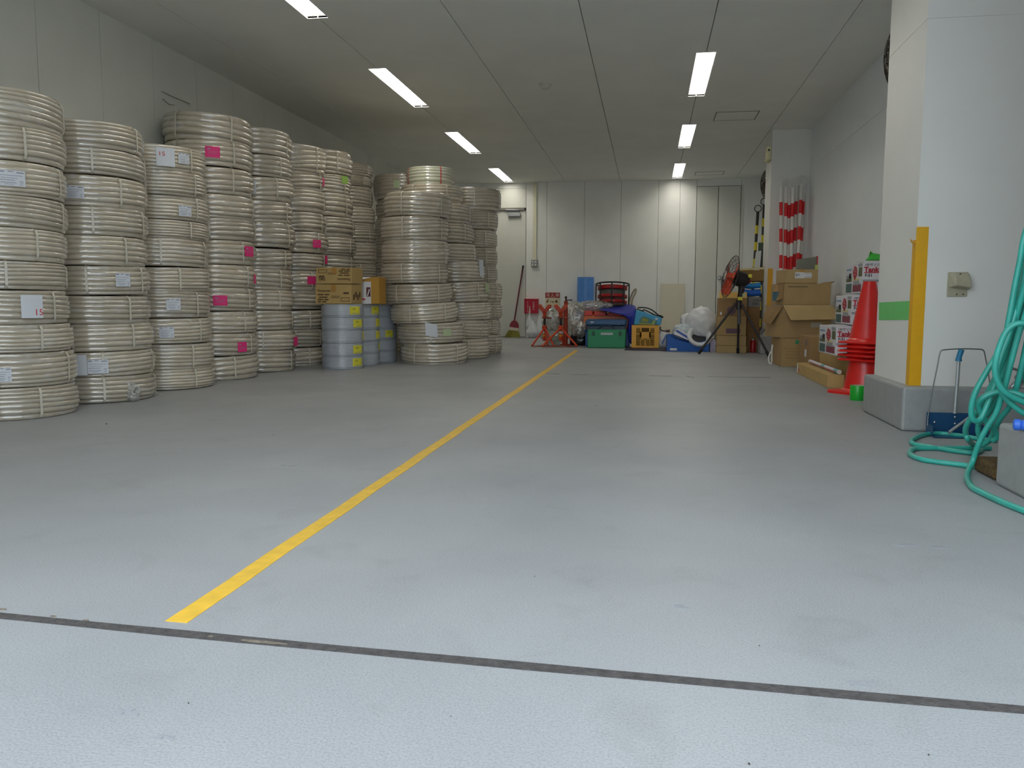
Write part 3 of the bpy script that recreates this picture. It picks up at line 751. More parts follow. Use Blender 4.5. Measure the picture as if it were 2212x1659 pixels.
# grey cable coils
M_grey = mat('grey_cable', (168, 174, 182), .36, coat=.8, coat_rough=.12, coat_ior=1.8)
M_ylab = mat('label_yellow', (216, 208, 62), .55)
def cable_mesh():
    n = 9; R, H = .185, .105; a = H / (2 * n); prof = []
    for j in range(n):
        for k in range(4):
            an = -PI / 2 + PI * (k + .5) / 4; prof.append((R - a * .7 - (a * .9 if j in (0, n - 1) else 0) + a * .7 * math.cos(an), a * (2 * j + 1) + a * math.sin(an)))
    prof += [(R - .03, H), (.1, H), (.095, H - .01), (.095, .01), (.1, 0), (R - .03, 0)]
    m = MB(); m.lathe(prof + [prof[0]], 64, cap=False); o = m.build('winding', M_grey, smooth=60); me = o.data; bpy.data.objects.remove(o); return me
CAB = cable_mesh()
def cable_stack(key, where, X, Y, rows, labels):
    d = math.hypot(X, Y); R = .185
    zs = [ond({'W1': 740, 'W2': 800, 'W3': 840}[key], y, d - R).z for y in rows]; z0, zt = zs[-1], zs[0]
    zs = [(z - z0) * zt / (zt - z0) for z in zs]
    for i in range(len(rows) - 1):
        h = zs[i] - zs[i + 1]
        t = thing('cable_coil', f'grey cable coil with yellow label, {"bottom" if i == len(rows) - 2 else ORD[i]} {where}' if labels[i] else f'grey cable coil, {"bottom" if i == len(rows) - 2 else ORD[i]} {where}', 'coil', (X, Y, zs[i + 1]), 'grey cable coils in three stacks')
        t.scale = (1, 1, h / .105 * .985)
        new('winding', CAB, t)
        if labels[i]:
            STICK[(key, i)] = (t, R)
            px0, px1 = labels[i]; y0, y1 = rows[i], rows[i + 1]
            f = (y1 - y0)
            dd = ray((px0 + px1) / 2, (y0 + y1) / 2)
            def ang(px):
                q = ray(px, (y0 + y1) / 2); o = EYE - V((X, Y, 0)); o.z = 0; q2 = V((q.x, q.y, 0)); A = q2.dot(q2); B = 2 * o.dot(q2); Cc = o.dot(o) - R * R
                s = (-B - math.sqrt(max(0, B * B - 4 * A * Cc))) / (2 * A); p = EYE + q * s; return math.atan2(p.y - Y, p.x - X)
            a0, a1 = ang(px0), ang(px1); da = (a1 - a0 + PI) % (2 * PI) - PI
            patch(t, 'yellow_label', M_ylab, a0 + da / 2, abs(da) / 2, .022, .088, R + .001, [(-.6, .6, .12, .17)], None)
            pb = MB(); th = a0 + da / 2; hf = abs(da) / 2; vs, fs, w, hh = text2d('1.60')
            pb.add([((R + .0032) * math.cos(th - hf * .7 + x * .022 / R), (R + .0032) * math.sin(th - hf * .7 + x * .022 / R), .060 + y * .022) for x, y in vs], fs)
            if hf > .12: q = pb.build('print', M_black); q.parent = t.children[-1]
cable_stack('W1', 'of the front grey stack', -2.7, 7.06, [657, 685, 712.5, 741, 769, 796.5], [(755.5, 776.5), (763, 781.5), (783, 786.4), (763, 781), (762, 781)])
cable_stack('W2', 'of the middle grey stack', -2.68, 7.46, [657, 684, 711, 737, 763, 789], [(802.5, 818), (812, 819.5), (812, 819.8), (818.2, 820), None])
cable_stack('W3', 'of the rear grey stack', -2.64, 7.87, [657.5, 683.5, 709, 733, 758, 782.5], [None, None, (832.5, 848), None, None])
# ------------------------------------------------------------------ cartons
M_card = mat('cardboard', (172, 146, 100), .75, var=.05, vscale=9)
M_card2 = mat('cardboard_brown', (154, 122, 80), .75, var=.05, vscale=9)
M_cardin = mat('cardboard_inside', (150, 112, 62), .8)
M_ptape = mat('packing_tape', (168, 126, 62), .3)
M_lab = mat('label_white', (214, 214, 216), .6)
def carton(name, label, P, yaw, w, d, h, m=None, group=None, tape=True, bev=.004, cat='carton'):
    """closed carton: P = front left bottom corner; returns the root and a mapper from (u, depth, v) to the world"""
    t = thing(name, label, cat, P, group); R = Euler((0, 0, yaw)).to_matrix(); P = V(P)
    W = lambda x, y, z: P + R @ V((x, y, z))
    mb = MB().hexa([W(0, 0, 0), W(w, 0, 0), W(w, d, 0), W(0, d, 0)], [W(0, 0, h), W(w, 0, h), W(w, d, h), W(0, d, h)])
    mb.build('body', m or M_card, t, bevel=bev, seg=2)
    if tape:
        a = .022; o = .0012
        mb = MB(); c = w / 2
        mb.hexa([W(c - a, -o, h * .62), W(c + a, -o, h * .62), W(c + a, .001, h * .62), W(c - a, .001, h * .62)], [W(c - a, -o, h + o), W(c + a, -o, h + o), W(c + a, .001, h + o), W(c - a, .001, h + o)])
        mb.hexa([W(c - a, 0, h), W(c + a, 0, h), W(c + a, d, h), W(c - a, d, h)], [W(c - a, 0, h + o), W(c + a, 0, h + o), W(c + a, d, h + o), W(c - a, d, h + o)])
        mb.build('packing_tape', M_ptape, t)
    return t, W
def onface(W, mb, x0, x1, z0, z1, off=.001, y=0.0):
    mb.hexa([W(x0, y - off, z0), W(x1, y - off, z0), W(x1, y, z0), W(x0, y, z0)], [W(x0, y - off, z1), W(x1, y - off, z1), W(x1, y, z1), W(x0, y, z1)])
def onside(W, mb, y0, y1, z0, z1, off=.001, x=0.0):
    mb.hexa([W(x - off, y0, z0), W(x - off, y1, z0), W(x, y1, z0), W(x, y0, z0)], [W(x - off, y0, z1), W(x - off, y1, z1), W(x, y1, z1), W(x, y0, z1)])
def bars(W, mb, lst):
    for a in lst: onface(W, mb, *a)

# small cartons on the grey cable coils
M_ctan = mat('carton_tan', (176, 148, 92), .7, var=.04, vscale=10)
M_print = mat('carton_print', (84, 62, 38), .8)
zc = ond(740, 657, math.hypot(2.7, 7.06) - .185).z + .003
Yb = 6.92
xl, xr = ony(681.6, 640, Yb).x, ony(759.6, 640, Yb).x
h1 = ony(720, 614.5, Yb).z - zc; dep = .27
def box_print(W, t, w, h, flip=False):
    ux = W(1, 0, 0) - W(0, 0, 0); uz = V((0, 0, 1))
    m = MB()
    def tx(s, size, x, z):
        if not flip: m.text(s, size, W(x, 0, z), ux, uz, .0012, bold=.03)
        else: m.text(s, size, W(w - x, 0, h - z), -ux, -uz, .0012, bold=.03)
    tx('Panasonic', .03, .02 if not flip else .015, h * .62 if not flip else h * .66)
    if flip: tx('SM2', .036, w - .085, h * .62)
    b = lambda x0, x1, z0, z1: onface(W, m, *((x0, x1, z0, z1) if not flip else (w - x1, w - x0, h - z1, h - z0)))
    for z_, a_, c_ in ((.44, .02, .075), (.44, .085, .125), (.3, .03, .11), (.18, .02, .07), (.18, .08, .12), (.07, .02, .05), (.07, .06, .1)): b(a_, c_, h * z_, h * (z_ + .07))
    b(w - .10, w - .02, h * .12, h * .15); b(w - .10, w - .02, h * .3, h * .33); b(w - .10, w - .096, h * .12, h * .33); b(w - .024, w - .02, h * .12, h * .33)
    b(w - .075, w - .025, h * .5, h * .6); b(w * .42, w * .66, h * .3, h * .33); b(w * .45, w * .68, h * .38, h * .41)
    m.build('print', M_print, t)
t, W = carton('carton', 'tan carton with brown print, lower of two on the front grey coils', (xl, Yb, zc), 0, xr - xl, dep, h1, M_ctan, 'small cartons on the grey coils')
box_print(W, t, xr - xl, h1)
m = MB(); 
for k in range(4): m.hexa([W(xr - xl, .04 + k * .05, h1 * (.2 + .13 * (k % 2))), W(xr - xl + .001, .04 + k * .05, h1 * (.2 + .13 * (k % 2))), W(xr - xl + .001, .075 + k * .05, h1 * (.2 + .13 * (k % 2))), W(xr - xl, .075 + k * .05, h1 * (.2 + .13 * (k % 2)))],
    [W(xr - xl, .04 + k * .05, h1 * (.5 + .13 * (k % 2))), W(xr - xl + .001, .04 + k * .05, h1 * (.5 + .13 * (k % 2))), W(xr - xl + .001, .075 + k * .05, h1 * (.5 + .13 * (k % 2))), W(xr - xl, .075 + k * .05, h1 * (.5 + .13 * (k % 2)))])
m.build('side_print', M_print, t)
z2_ = zc + h1 + .006; xl2, xr2 = ony(683, 600, Yb).x, ony(760, 600, Yb).x; h2 = ony(720, 578, Yb).z - z2_
t, W = carton('carton', 'tan carton printed upside down, upper of two on the front grey coils', (xl2, Yb, z2_), .02, xr2 - xl2, dep + .02, h2, M_ctan, 'small cartons on the grey coils')
box_print(W, t, xr2 - xl2, h2, True)
Y3 = 7.27; x3a, x3b, x3c = ony(775, 630, Y3).x, ony(801.5, 630, Y3).x, ony(819, 630, Y3).x
zc3 = zc - .001; h3 = ony(810, 598.5, Y3).z - zc3
t = thing('carton', 'opened ochre carton with a white printed face, behind the two tan cartons', 'carton', (x3a, Y3, zc3), 'small cartons on the grey coils')
M_och = mat('carton_ochre', (178, 134, 50), .6)
wa = x3c - x3a
MB().box(x3a, x3c, Y3, Y3 + .2, zc3, zc3 + h3).build('body', M_och, t, bevel=.003)
W = lambda x, y, z: V((x3a + x, Y3 + y, zc3 + z))
m = MB(); onface(W, m, 0, x3b - x3a, 0, h3 * .83, .0012); m.build('white_face', M_lab, t)
m = MB(); m.m = 0; onface(W, m, x3b - x3a - .045, x3b - x3a - .004, h3 * .27, h3 * .62, .002); m.m = 1; onface(W, m, x3b - x3a - .09, x3b - x3a - .055, h3 * .14, h3 * .2, .002)
m.m = 2; m.hexa([W(x3b - x3a - .04, -.0025, h3 * .29), W(x3b - x3a - .03, -.0025, h3 * .29), W(x3b - x3a - .03, -.001, h3 * .29), W(x3b - x3a - .04, -.001, h3 * .29)], [W(x3b - x3a - .02, -.0025, h3 * .55), W(x3b - x3a - .008, -.0025, h3 * .55), W(x3b - x3a - .008, -.001, h3 * .55), W(x3b - x3a - .02, -.001, h3 * .55)])
m.build('print', [mat('print_maroon', (96, 44, 44), .6), mat('print_red', (200, 50, 56), .6), M_lab], t)
MB().slab([W(0, -.002, h3 * .99), W(x3b - x3a, -.002, h3 * .99), W(0, -.03, h3 * .86)], (0, -.2, 1), .002).build('flap', M_lab, t)

# ------------------------------------------------------------------ right side: cartons by the wall
P4 = onz(1685, 792); z4 = ony(1690, 730.5, P4.y).z
gA = 'cardboard cartons stacked by the right wall'
t, W = carton('carton', 'wide carton with a green printed mark at the bottom of the right wall pile', P4, .0, XR - P4.x - .03, .62, z4, mat('cardboard_d', (166, 136, 90), .75, var=.05, vscale=9), gA, tape=False)
m = MB(); bars(W, m, [(.13, .25, z4 * .8, z4 * .93)]); m.build('green_print', mat('print_green', (40, 140, 92), .6), t)
m = MB(); bars(W, m, [(.02, .2, z4 * .62, z4 * .64), (.05, .19, z4 * .52, z4 * .54), (.04, .2, z4 * .42, z4 * .435), (.05, .18, z4 * .3, z4 * .32), (.002, .006, .01, z4)]); m.build('print', mat('print_faint', (150, 112, 64), .8), t)
a5 = 348 / 1780; Y5 = 7.28; X5 = ony(1748, 760, Y5).x; zb5 = ony(1748, 727, Y5).z
t, W = carton('carton', 'brown carton with a round purple mark, standing behind the long cartons', (X5, Y5, 0), 0, XR - X5 - .02, .50, zb5, M_card2, gA, tape=True)
m = MB(); onside(W, m, .12, .2, zb5 * .42, zb5 * .62, .0015); m.build('label', M_lab, t)
m = MB(); m.at(W(-.001, .14, zb5 * .82), (0, -PI / 2, 0)).lathe([(0, 0), (.026, 0), (.026, .0012), (0, .0012)], 18, cap=False); m.build('purple_mark', mat('print_purple', (112, 96, 120), .7), t)
# big open carton
Yq = P4.y - .02; Xq = ony(1692, 700, Yq).x; zq = z4 + .003; hq = ony(1692, 660, Yq).z - zq
yaw = math.radians(11); wq, dq = .45, .50
t = thing('carton', 'big open carton with its flap hanging over the front, on the green marked carton', 'carton', (Xq, Yq, zq), gA)
R_ = Euler((0, 0, yaw)).to_matrix(); W3 = lambda x, y, z: V((Xq, Yq, zq)) + R_ @ V((x, y, z))
m = MB(); s = .004
def wallbox(x0, x1, y0, y1, z0, z1): m.hexa([W3(x0, y0, z0), W3(x1, y0, z0), W3(x1, y1, z0), W3(x0, y1, z0)], [W3(x0, y0, z1), W3(x1, y0, z1), W3(x1, y1, z1), W3(x0, y1, z1)])
wallbox(0, wq, 0, s, 0, hq); wallbox(0, wq, dq - s, dq, 0, hq); wallbox(0, s, s, dq - s, 0, hq); wallbox(wq - s, wq, s, dq - s, 0, hq); wallbox(s, wq - s, s, dq - s, 0, s)
wallbox(s, wq - s, s, dq - s, hq - .05, hq - .045)
m.build('body', mat('cardboard_open', (168, 138, 94), .75, var=.05, vscale=9), t)
MB().slab([W3(-.01 + .0, -.002, hq), W3(wq, -.002, hq + .002), W3(wq + .055, -.10, hq - .125), W3(.035, -.09, hq - .135)], (0, -.6, .8), .004).build('flap', M_card, t)
MB().slab([W3(0, 0, hq), W3(0, dq * .9, hq), W3(-.045, dq * .9, hq - .16), W3(-.03, dq * .5, hq - .18)], (-1, 0, .2), .004).build('side_flap', M_card2, t)
m = MB(); onface(W3, m, wq * .58, wq * .8, hq * .33, hq * .48, .0012); m.build('label', mat('label_grey', (176, 166, 148), .6), t)
# carton lying on the open one
z6 = zq + hq + .004; P6 = W3(.01, .02, 0); P6.z = z6; h6 = ony(1700, 612, P6.y).z - z6; w6 = .43
t, W = carton('carton', 'worn carton with torn left corner, lying on the big open carton', P6, yaw * .9, w6, .40, h6, mat('cardboard_c', (168, 140, 94), .75, var=.06, vscale=9), gA, tape=False)
m = MB(); bars(W, m, [(.03, .21, h6 * .83, h6 * .86)]); m.build('print', mat('print_dark_green', (62, 72, 56), .8), t)
MB().slab([W(w6, 0, h6), W(w6, .3, h6), W(w6 + .045, .28, h6 + .012), W(w6 + .04, .02, h6 + .016)], (0, 0, 1), .004).build('flap', M_card2, t)
MB().slab([W(-.002, .02, h6), W(-.002, .2, h6), W(-.045, .2, h6 * .55), W(-.03, .1, h6 * .2), W(-.002, .04, h6 * .3)], (-1, 0, 0), .004).build('torn_flap', M_card2, t)
m = MB(); onside(W, m, .12, .2, h6 * .2, h6 * .62, .048); m.build('blue_scrap', mat('scrap_blue', (70, 110, 124), .7), t)
z7 = z6 + h6 + .003; P7 = W(.0, .03, 0); P7.x = ony(1698, 600, P7.y).x; P7.z = z7
w7 = ony(1768, 600, P7.y + .04).x - P7.x; h7 = ony(1700, 582, P7.y).z - z7
t, W = carton('carton', 'small flat carton with white address labels, topmost of the right wall pile', P7, yaw * .8, w7, .3, h7, M_card, gA)
m = MB(); onface(W, m, w7 * .28, w7 * .56, h7 * .35, h7 * .8, .0022); onface(W, m, w7 * .56, w7 * .8, h7 * .38, h7 * .76, .002); m.build('label', M_lab, t)
m = MB(); bars(W, m, [(w7 * .3, w7 * .36, h7 * .5, h7 * .7, .003), (w7 * .38, w7 * .42, h7 * .55, h7 * .68, .003), (w7 * .58, w7 * .78, h7 * .68, h7 * .71, .003), (w7 * .6, w7 * .78, h7 * .44, h7 * .48, .003)]); m.build('print', M_ink, t)
# translucent file case standing behind the topmost carton
Yf = P7.y + .40; zf0 = z6 + h6 + .001
x0, x1 = ony(1722, 570, Yf).x, ony(1766, 570, Yf).x; zt0, zt1 = ony(1722, 560, Yf).z, ony(1766, 554, Yf).z
t = thing('file_case', 'translucent grey plastic case with a lime edge, behind the topmost carton', 'case', (x0, Yf, zf0))
MB().hexa([(x0, Yf, zf0), (x1, Yf, zf0), (x1, Yf + .05, zf0), (x0, Yf + .05, zf0)], [(x0, Yf + .01, zt0), (x1, Yf + .01, zt1), (x1, Yf + .05, zt1), (x0, Yf + .05, zt0)]).build('case', mat('smoke_plastic', (112, 112, 100), .3), t, bevel=.004)
MB().box(x1 - .022, x1 + .002, Yf - .003, Yf + .052, zf0, zf0 + (zt1 - zf0) * .7).build('lime_edge', mat('lime', (172, 190, 80), .5), t)
MB().box(x1 - .008, x1 + .003, Yf - .002, Yf + .052, zf0 + (zt1 - zf0) * .7, zt1 + .004).build('red_tip', mat('tip_red', (176, 60, 54), .5), t)

# long cartons on the floor with a wrapped lamp tube
pa, pb = onz(1717, 806), onz(1791, 838); Xa = (pa.x + pb.x) / 2; zA = .092
t, W = carton('long_carton', 'long flat carton on the floor, with a white label on its far end', (Xa, pb.y, 0), 0, .115, pa.y - pb.y, zA, mat('carton_ochre_long', (184, 154, 96), .7, var=.04, vscale=8), 'long lamp cartons', tape=False)
m = MB(); onside(W, m, pa.y - pb.y - .06, pa.y - pb.y - .012, .012, .085, .0012); m.build('label', M_lab, t)
m = MB(); onside(W, m, pa.y - pb.y - .11, pa.y - pb.y - .085, .02, .05, .0012); m.build('print', M_red, t)
Xb = Xa + .165; zB = .222
pbf = 7.2
t, W = carton('long_carton', 'long tall carton lying against the gasoline can cartons', (Xb, 6.0, 0), 0, .22, pbf - 6.0, zB, mat('carton_ochre_tall', (186, 156, 98), .7, var=.04, vscale=8), 'long lamp cartons', tape=False)
t = thing('lamp_tube', 'slim lamp tube in a white and teal sleeve, lying on the long flat carton', 'lamp tube', (Xa + .09, (pa.y + pb.y) / 2, zA + .02))
m = MB(); y0, y1 = pb.y + .03, pa.y - .12; xk = Xa + .085; r = .0165
segs = [(0, .03, 0), (.03, .13, 1), (.13, .30, 0), (.30, .44, 0), (.44, .52, 1), (.52, .92, 0), (.92, 1, 2)]
for a, b, c in [(0, .015, 2), (.015, .12, 1), (.12, .42, 0), (.42, .53, 1), (.53, .56, 0), (.56, .96, 0), (.96, 1, 2)]:
    m.m = c; m.tube([(xk, y0 + (y1 - y0) * a, zA + r + .002), (xk, y0 + (y1 - y0) * b, zA + r + .002)], r, 14)
m.build('sleeve', [mat('sleeve_white', (218, 216, 222), .4), mat('sleeve_teal', (92, 170, 172), .4), mat('cap_pale', (206, 206, 196), .4)], t, smooth=40)
MB().box(xk - .0175, xk - .0155, y0 + .05, y1 - .05, zA + .012, zA + .02).box(xk - .002, xk + .002, y0 + .05, y1 - .05, zA + 2 * r + .0015, zA + 2 * r + .003).build('red_stripe', mat('stripe_red', (168, 62, 80), .5), t)

# gasoline can cartons
M_gas = mat('carton_white', (214, 214, 218), .5)
GM_ = [mat('print_can_red', (172, 26, 44), .5), M_black, mat('print_olive', (88, 92, 52), .5), mat('print_teal', (60, 92, 88), .5), mat('print_grey', (150, 150, 156), .5), mat('print_yellow', (206, 196, 130), .5), mat('print_blue', (116, 146, 176), .5), M_lab, mat('print_maroon2', (128, 40, 60), .5)]
def gas_carton(label, P, yaw, w, d, h):
    t, W = carton('fuel_can_carton', label, P, yaw, w, d, h, M_gas, 'white fuel can cartons behind the cones', tape=False, cat='carton')
    ux = W(1, 0, 0) - W(0, 0, 0); uz = V((0, 0, 1)); m = MB()
    m.m = 1; m.text('10ℓガソリン缶', h * .105, W(.008, 0, h * .87), ux, uz, .0014, bold=.015)
    m.m = 0; m.text('Tankil', h * .22, W(.006, 0, h * .685), ux, uz, .0016, bold=.045); onface(W, m, .006, w, h * .645, h * .672, .0012)
    m.m = 1; m.text('F-51', h * .13, W(.012, 0, h * .53), ux, uz, .0014, bold=.03)
    m.m = 4; onface(W, m, .0, w, h * .36, h * .44, .0008); m.m = 1; onface(W, m, w * .3, w * .6, h * .405, h * .413, .0014)
    # picture of the flat red can on the front
    m.m = 0; m.slab([W(w * .38, -.0012, h * .24), W(w * .66, -.0012, h * .34), W(w * .8, -.0012, h * .30), W(w * .8, -.0012, h * .17), W(w * .42, -.0012, h * .08)], -(W(0, 1, 0) - W(0, 0, 0)), .0008)
    m.m = 8; m.slab([W(w * .42, -.0022, h * .2), W(w * .8, -.0022, h * .25), W(w * .8, -.0022, h * .17), W(w * .44, -.0022, h * .09)], -(W(0, 1, 0) - W(0, 0, 0)), .0008)
    m.m = 7; m.slab([W(w * .5, -.0032, h * .165), W(w * .74, -.0032, h * .205), W(w * .74, -.0032, h * .225), W(w * .5, -.0032, h * .185)], -(W(0, 1, 0) - W(0, 0, 0)), .0006)
    m.build('front_print', GM_, t)
    m = MB(); k = d
    def sd(c, y0, y1, z0, z1, off=.001): m.m = c; onside(W, m, k * y0, k * y1, h * z0, h * z1, off)
    sd(2, .05, .24, .55, .84); sd(4, .06, .27, .86, .97); sd(5, .2, .56, .43, .49); sd(4, .2, .52, .3, .42); sd(8, .08, .55, .06, .3); sd(4, .14, .5, .28, .34, .0014)
    sd(6, .66, .95, .78, .84); sd(2, .64, .96, .4, .56); sd(1, .66, .8, .52, .68); sd(4, .8, .95, .5, .62, .0014); sd(3, .62, .96, .04, .34)
    m.m = 0; n_ = W(-1, 0, 0) - W(0, 0, 0)
    m.slab([W(-.001, k * .31, h * .62), W(-.001, k * .34, h * .84), W(-.001, k * .48, h * .92), W(-.001, k * .57, h * .72), W(-.001, k * .53, h * .56), W(-.001, k * .43, h * .44)], n_, .0008)
    m.m = 7
    for q in (.6, .7, .78): m.slab([W(-.0022, k * .38, h * q), W(-.0022, k * .38, h * (q + .012)), W(-.0022, k * .5, h * (q + .05)), W(-.0022, k * .5, h * (q + .038))], n_, .0004)
    m.build('side_print', GM_, t)
    MB().slab([W(.004, .0, h), W(w, .0, h + .001), W(w, d * .5, h + .012), W(.004, d * .5, h + .006)], (0, 0, 1), .003).build('flap', M_gas, t)
    return t, W
Yg = 6.06; gz = [ony(1862, y, Yg).z for y in (565, 637.5, 706)]
L2b = zB + .004; hh = (gz[0] - L2b) / 3
Xg = [ony(px, 640, Yg).x for px in (1862, 1842, 1812)]
for k, (lab, dx, yw) in enumerate([('white fuel can carton, topmost of the pile behind the cones', 0, 0), ('white fuel can carton, second in the pile behind the cones', 0, 0), ('white fuel can carton, lowest and leaning on the long carton', 0, math.radians(2))]):
    gas_carton(lab, (Xg[k], Yg + .01 * k, L2b + hh * (2 - k)), yw, XR - Xg[k] - (.03 if k == 2 else .012), .5, hh - .002 - (.012 if k else 0))
zt = L2b + hh * 3 + .014
p = ony(1893, 560, Yg + .1); m = MB()
base = V((p.x, Yg + .1, zt))
m.add([base + V(q) for q in [(-.075, 0, 0), (.06, -.02, 0), (.09, .08, 0), (-.03, .1, 0), (-.02, .02, .05), (.05, .0, .038), (.06, .06, .02), (-.035, .03, .066), (-.05, .01, .02), (.02, -.02, .03)]],
      [(0, 8, 9, 1), (1, 9, 5), (1, 5, 6, 2), (2, 6, 4, 3), (3, 4, 7, 8, 0), (8, 7, 4, 9), (9, 4, 5), (4, 6, 5), (0, 1, 2, 3)])
tag(m.build('plastic_scrap', mat('green_film', (66, 176, 62), .3), sub=0), 'crumpled piece of green plastic on top of the fuel can cartons', 'plastic scrap')

# ------------------------------------------------------------------ cones
M_cone = mat('cone_red', (214, 24, 18), .32, coat=.3, coat_rough=.25, var=.05, vscale=10)
pc = onz(1861, 848); pc = V((pc.x + .01, pc.y - .04, 0))
def cone(name, z, base, h, r0, r1, fl, rot, label, tall=False):
    t = thing('traffic_cone', label, 'cone', (pc.x, pc.y, z), 'red cones in one pile')
    m = MB().at((pc.x, pc.y, z), (0, 0, rot)); w = .0045
    m.lathe([(r0 + .02, .012), (r0 + .015, .024), (r0 + .004, .032), (r0, .045), (r1, h), (r1 - .004, h), (r0 - w, .045), (r0 - .003, .02), (r0 + .01, .008)], 48, cap=False)
    m.build('cone_body', M_cone, t, smooth=35)
    m = MB().at((pc.x, pc.y, z), (0, 0, rot)); b = base / 2; c = b * .22; e = fl
    out = [(-b + c, -b), (b - c, -b), (b, -b + c), (b, b - c), (b - c, b), (-b + c, b), (-b, b - c), (-b, -b + c)]
    n = 48; vs = []; rin = r0 + .012
    def outline(a):
        d = V((math.cos(a), math.sin(a))); best = 9
        for i in range(8):
            p, q = V(out[i]), V(out[(i + 1) % 8]); s = q - p; den = d.x * s.y - d.y * s.x
            if abs(den) < 1e-9: continue
            tt = (p.x * s.y - p.y * s.x) / den; u = (p.x * d.y - p.y * d.x) / den
            if tt > 0 and -1e-6 <= u <= 1 + 1e-6: best = min(best, tt)
        return d * best
    for k in range(n):
        a = 2 * PI * k / n; o_ = outline(a); i_ = V((math.cos(a), math.sin(a))) * rin
        vs += [(i_.x, i_.y, 0.003), (o_.x, o_.y, 0), (o_.x, o_.y, e * .6), (o_.x * .97, o_.y * .97, e), (i_.x, i_.y, e + .004)]
    fs = []
    for k in range(n):
        j = (k + 1) % n
        for i in range(5): fs.append((k * 5 + i, j * 5 + i, j * 5 + (i + 1) % 5, k * 5 + (i + 1) % 5))
    m.add(vs, fs); m.build('base_flange', M_cone, t, smooth=30)
    return t
apx = ony(1873, 608, pc.y).z
cone('c', 0, .37, .70, .132, .03, .02, math.radians(38), 'large red traffic cone on the floor, bottom of the pile')
zf0_, zf1_ = ony(1866, 778, pc.y).z, ony(1866, 741, pc.y).z
st_ = (zf1_ - zf0_) / 4
od = ['lowest of the five nested on the large cone', 'second of the five nested from below', 'middle of the five nested on the large cone', 'fourth of the five nested from below', 'topmost of the pile, with the visible tip']
for k in range(5):
    z = zf0_ + st_ * k; h = apx - z if k == 4 else .43
    cone('c', z, .285, h, .104 + .001 * k, .040 if k == 4 else .036, .013, math.radians(40 + [3, -4, 6, -2, 2][k]), f'small red traffic cone, {od[k]}')

# green tape roll
pt = onz(1857, 866); rt = .0475; ht = ony(1857, 834, pt.y).z
pt = V((pt.x, pt.y + rt, 0))
t = thing('tape_roll', 'bright green tape roll standing on the floor before the cones', 'tape roll', pt)
MB().at(pt).lathe([(.040, .002), (rt - .001, 0), (rt, .002), (rt, ht - .002), (rt - .001, ht), (.040, ht - .001)], 40, cap=False).build('tape', mat('tape_roll_green', (28, 170, 46), .3), t, 35)
MB().at(pt).lathe([(.0385, .0), (.0405, .0), (.0405, ht), (.0385, ht), (.0385, 0)], 40, cap=False).build('core', mat('core_card', (196, 186, 160), .8), t, 35)

# ------------------------------------------------------------------ red and white poles in the corner
M_pw, M_pr = mat('pole_white', (228, 226, 220), .4), mat('pole_red', (214, 22, 30), .4)
places = ['leftmost of the bundle', 'second from the left', 'third from the left, behind', 'fourth from the left', 'fifth from the left, behind', 'second from the right, with the highest ring', 'rightmost, half hidden against the wall']
tops = [(1687.2, 403.5, CYF - .14), (1698.5, 405.5, CYF - .12), (1705, 410, CYF - .06), (1713, 406, CYF - .15), (1721, 402, CYF - .06), (1731.5, 398.5, CYF - .13), (1736.5, 402, CYF - .06)]
bots = [1687, 1693.5, 1699.5, 1704, 1709, 1714, 1719]
for k, ((px, py, Y), pbx) in enumerate(zip(tops, bots)):
    T = ony(px, py, Y); B = ony(pbx, 752, Y - .22); B.z = 0.004
    t = thing('cone_bar', f'red and white striped barrier pole, {places[k]}', 'pole', B, 'striped poles leaning in the corner')
    L_ = (T - B).length; dr_ = (T - B) / L_
    zz = L_; m = MB(); r = .0185; red = False; pos = L_; first = True
    while pos > .001:
        step = .175 if first else .148; nx = max(0, pos - step)
        m.m = 1 if red else 0
        m.tube([B + dr_ * nx, B + dr_ * pos], r, 14, cap=nx == 0 or first)
        red = not red; pos = nx; first = False
    m.build('pole', [M_pw, M_pr], t, smooth=40)
    nrm = V((random.uniform(-.25, .25), -1, random.uniform(-.05, .05)))
    MB().ring(T + dr_ * .052, .05, .0042, nrm, 36, 8).build('ring', M_pw, t, 60)

# pale file / cable end and steel pipe by the far column
q0, q1 = onz(1665, 776), ony(1668, 728, P4.y + .25)
t = thing('white_cable', 'loop of thick white cable standing beside the green marked carton', 'cable', (P4.x - .05, P4.y + .3, 0))
Yw = P4.y + .22
pts = [ony(x, y, Yw) for x, y in ((1669, 735), (1667, 748), (1662.5, 757), (1660.5, 766), (1662, 774), (1665.5, 777), (1667.5, 770), (1667.5, 752), (1669, 738))]
lo = min(p.z for p in pts)
pts = [p + V((0, 0, .008 - lo)) for p in pts]
tag(t, 'loop of thick white cable standing beside the green marked carton', 'cable')
MB().tube(smoothpath(pts, 5), .007, 8).build('loop', mat('cable_white', (222, 222, 218), .5), t, 60)
a, b = onx(1643.5, 719, CXF - .075), onx(1655, 706, CXF - .03)
t = thing('pipe_stub', 'short shiny steel pipe stub low on the side of the far column', 'pipe', (a.x, a.y, a.z))
MB().tube([a, a.lerp(b, .5), b, (CXF, b.y, b.z + .01)], [.02, .02, .018, .018], 12).build('pipe', M_steel, t, 50)

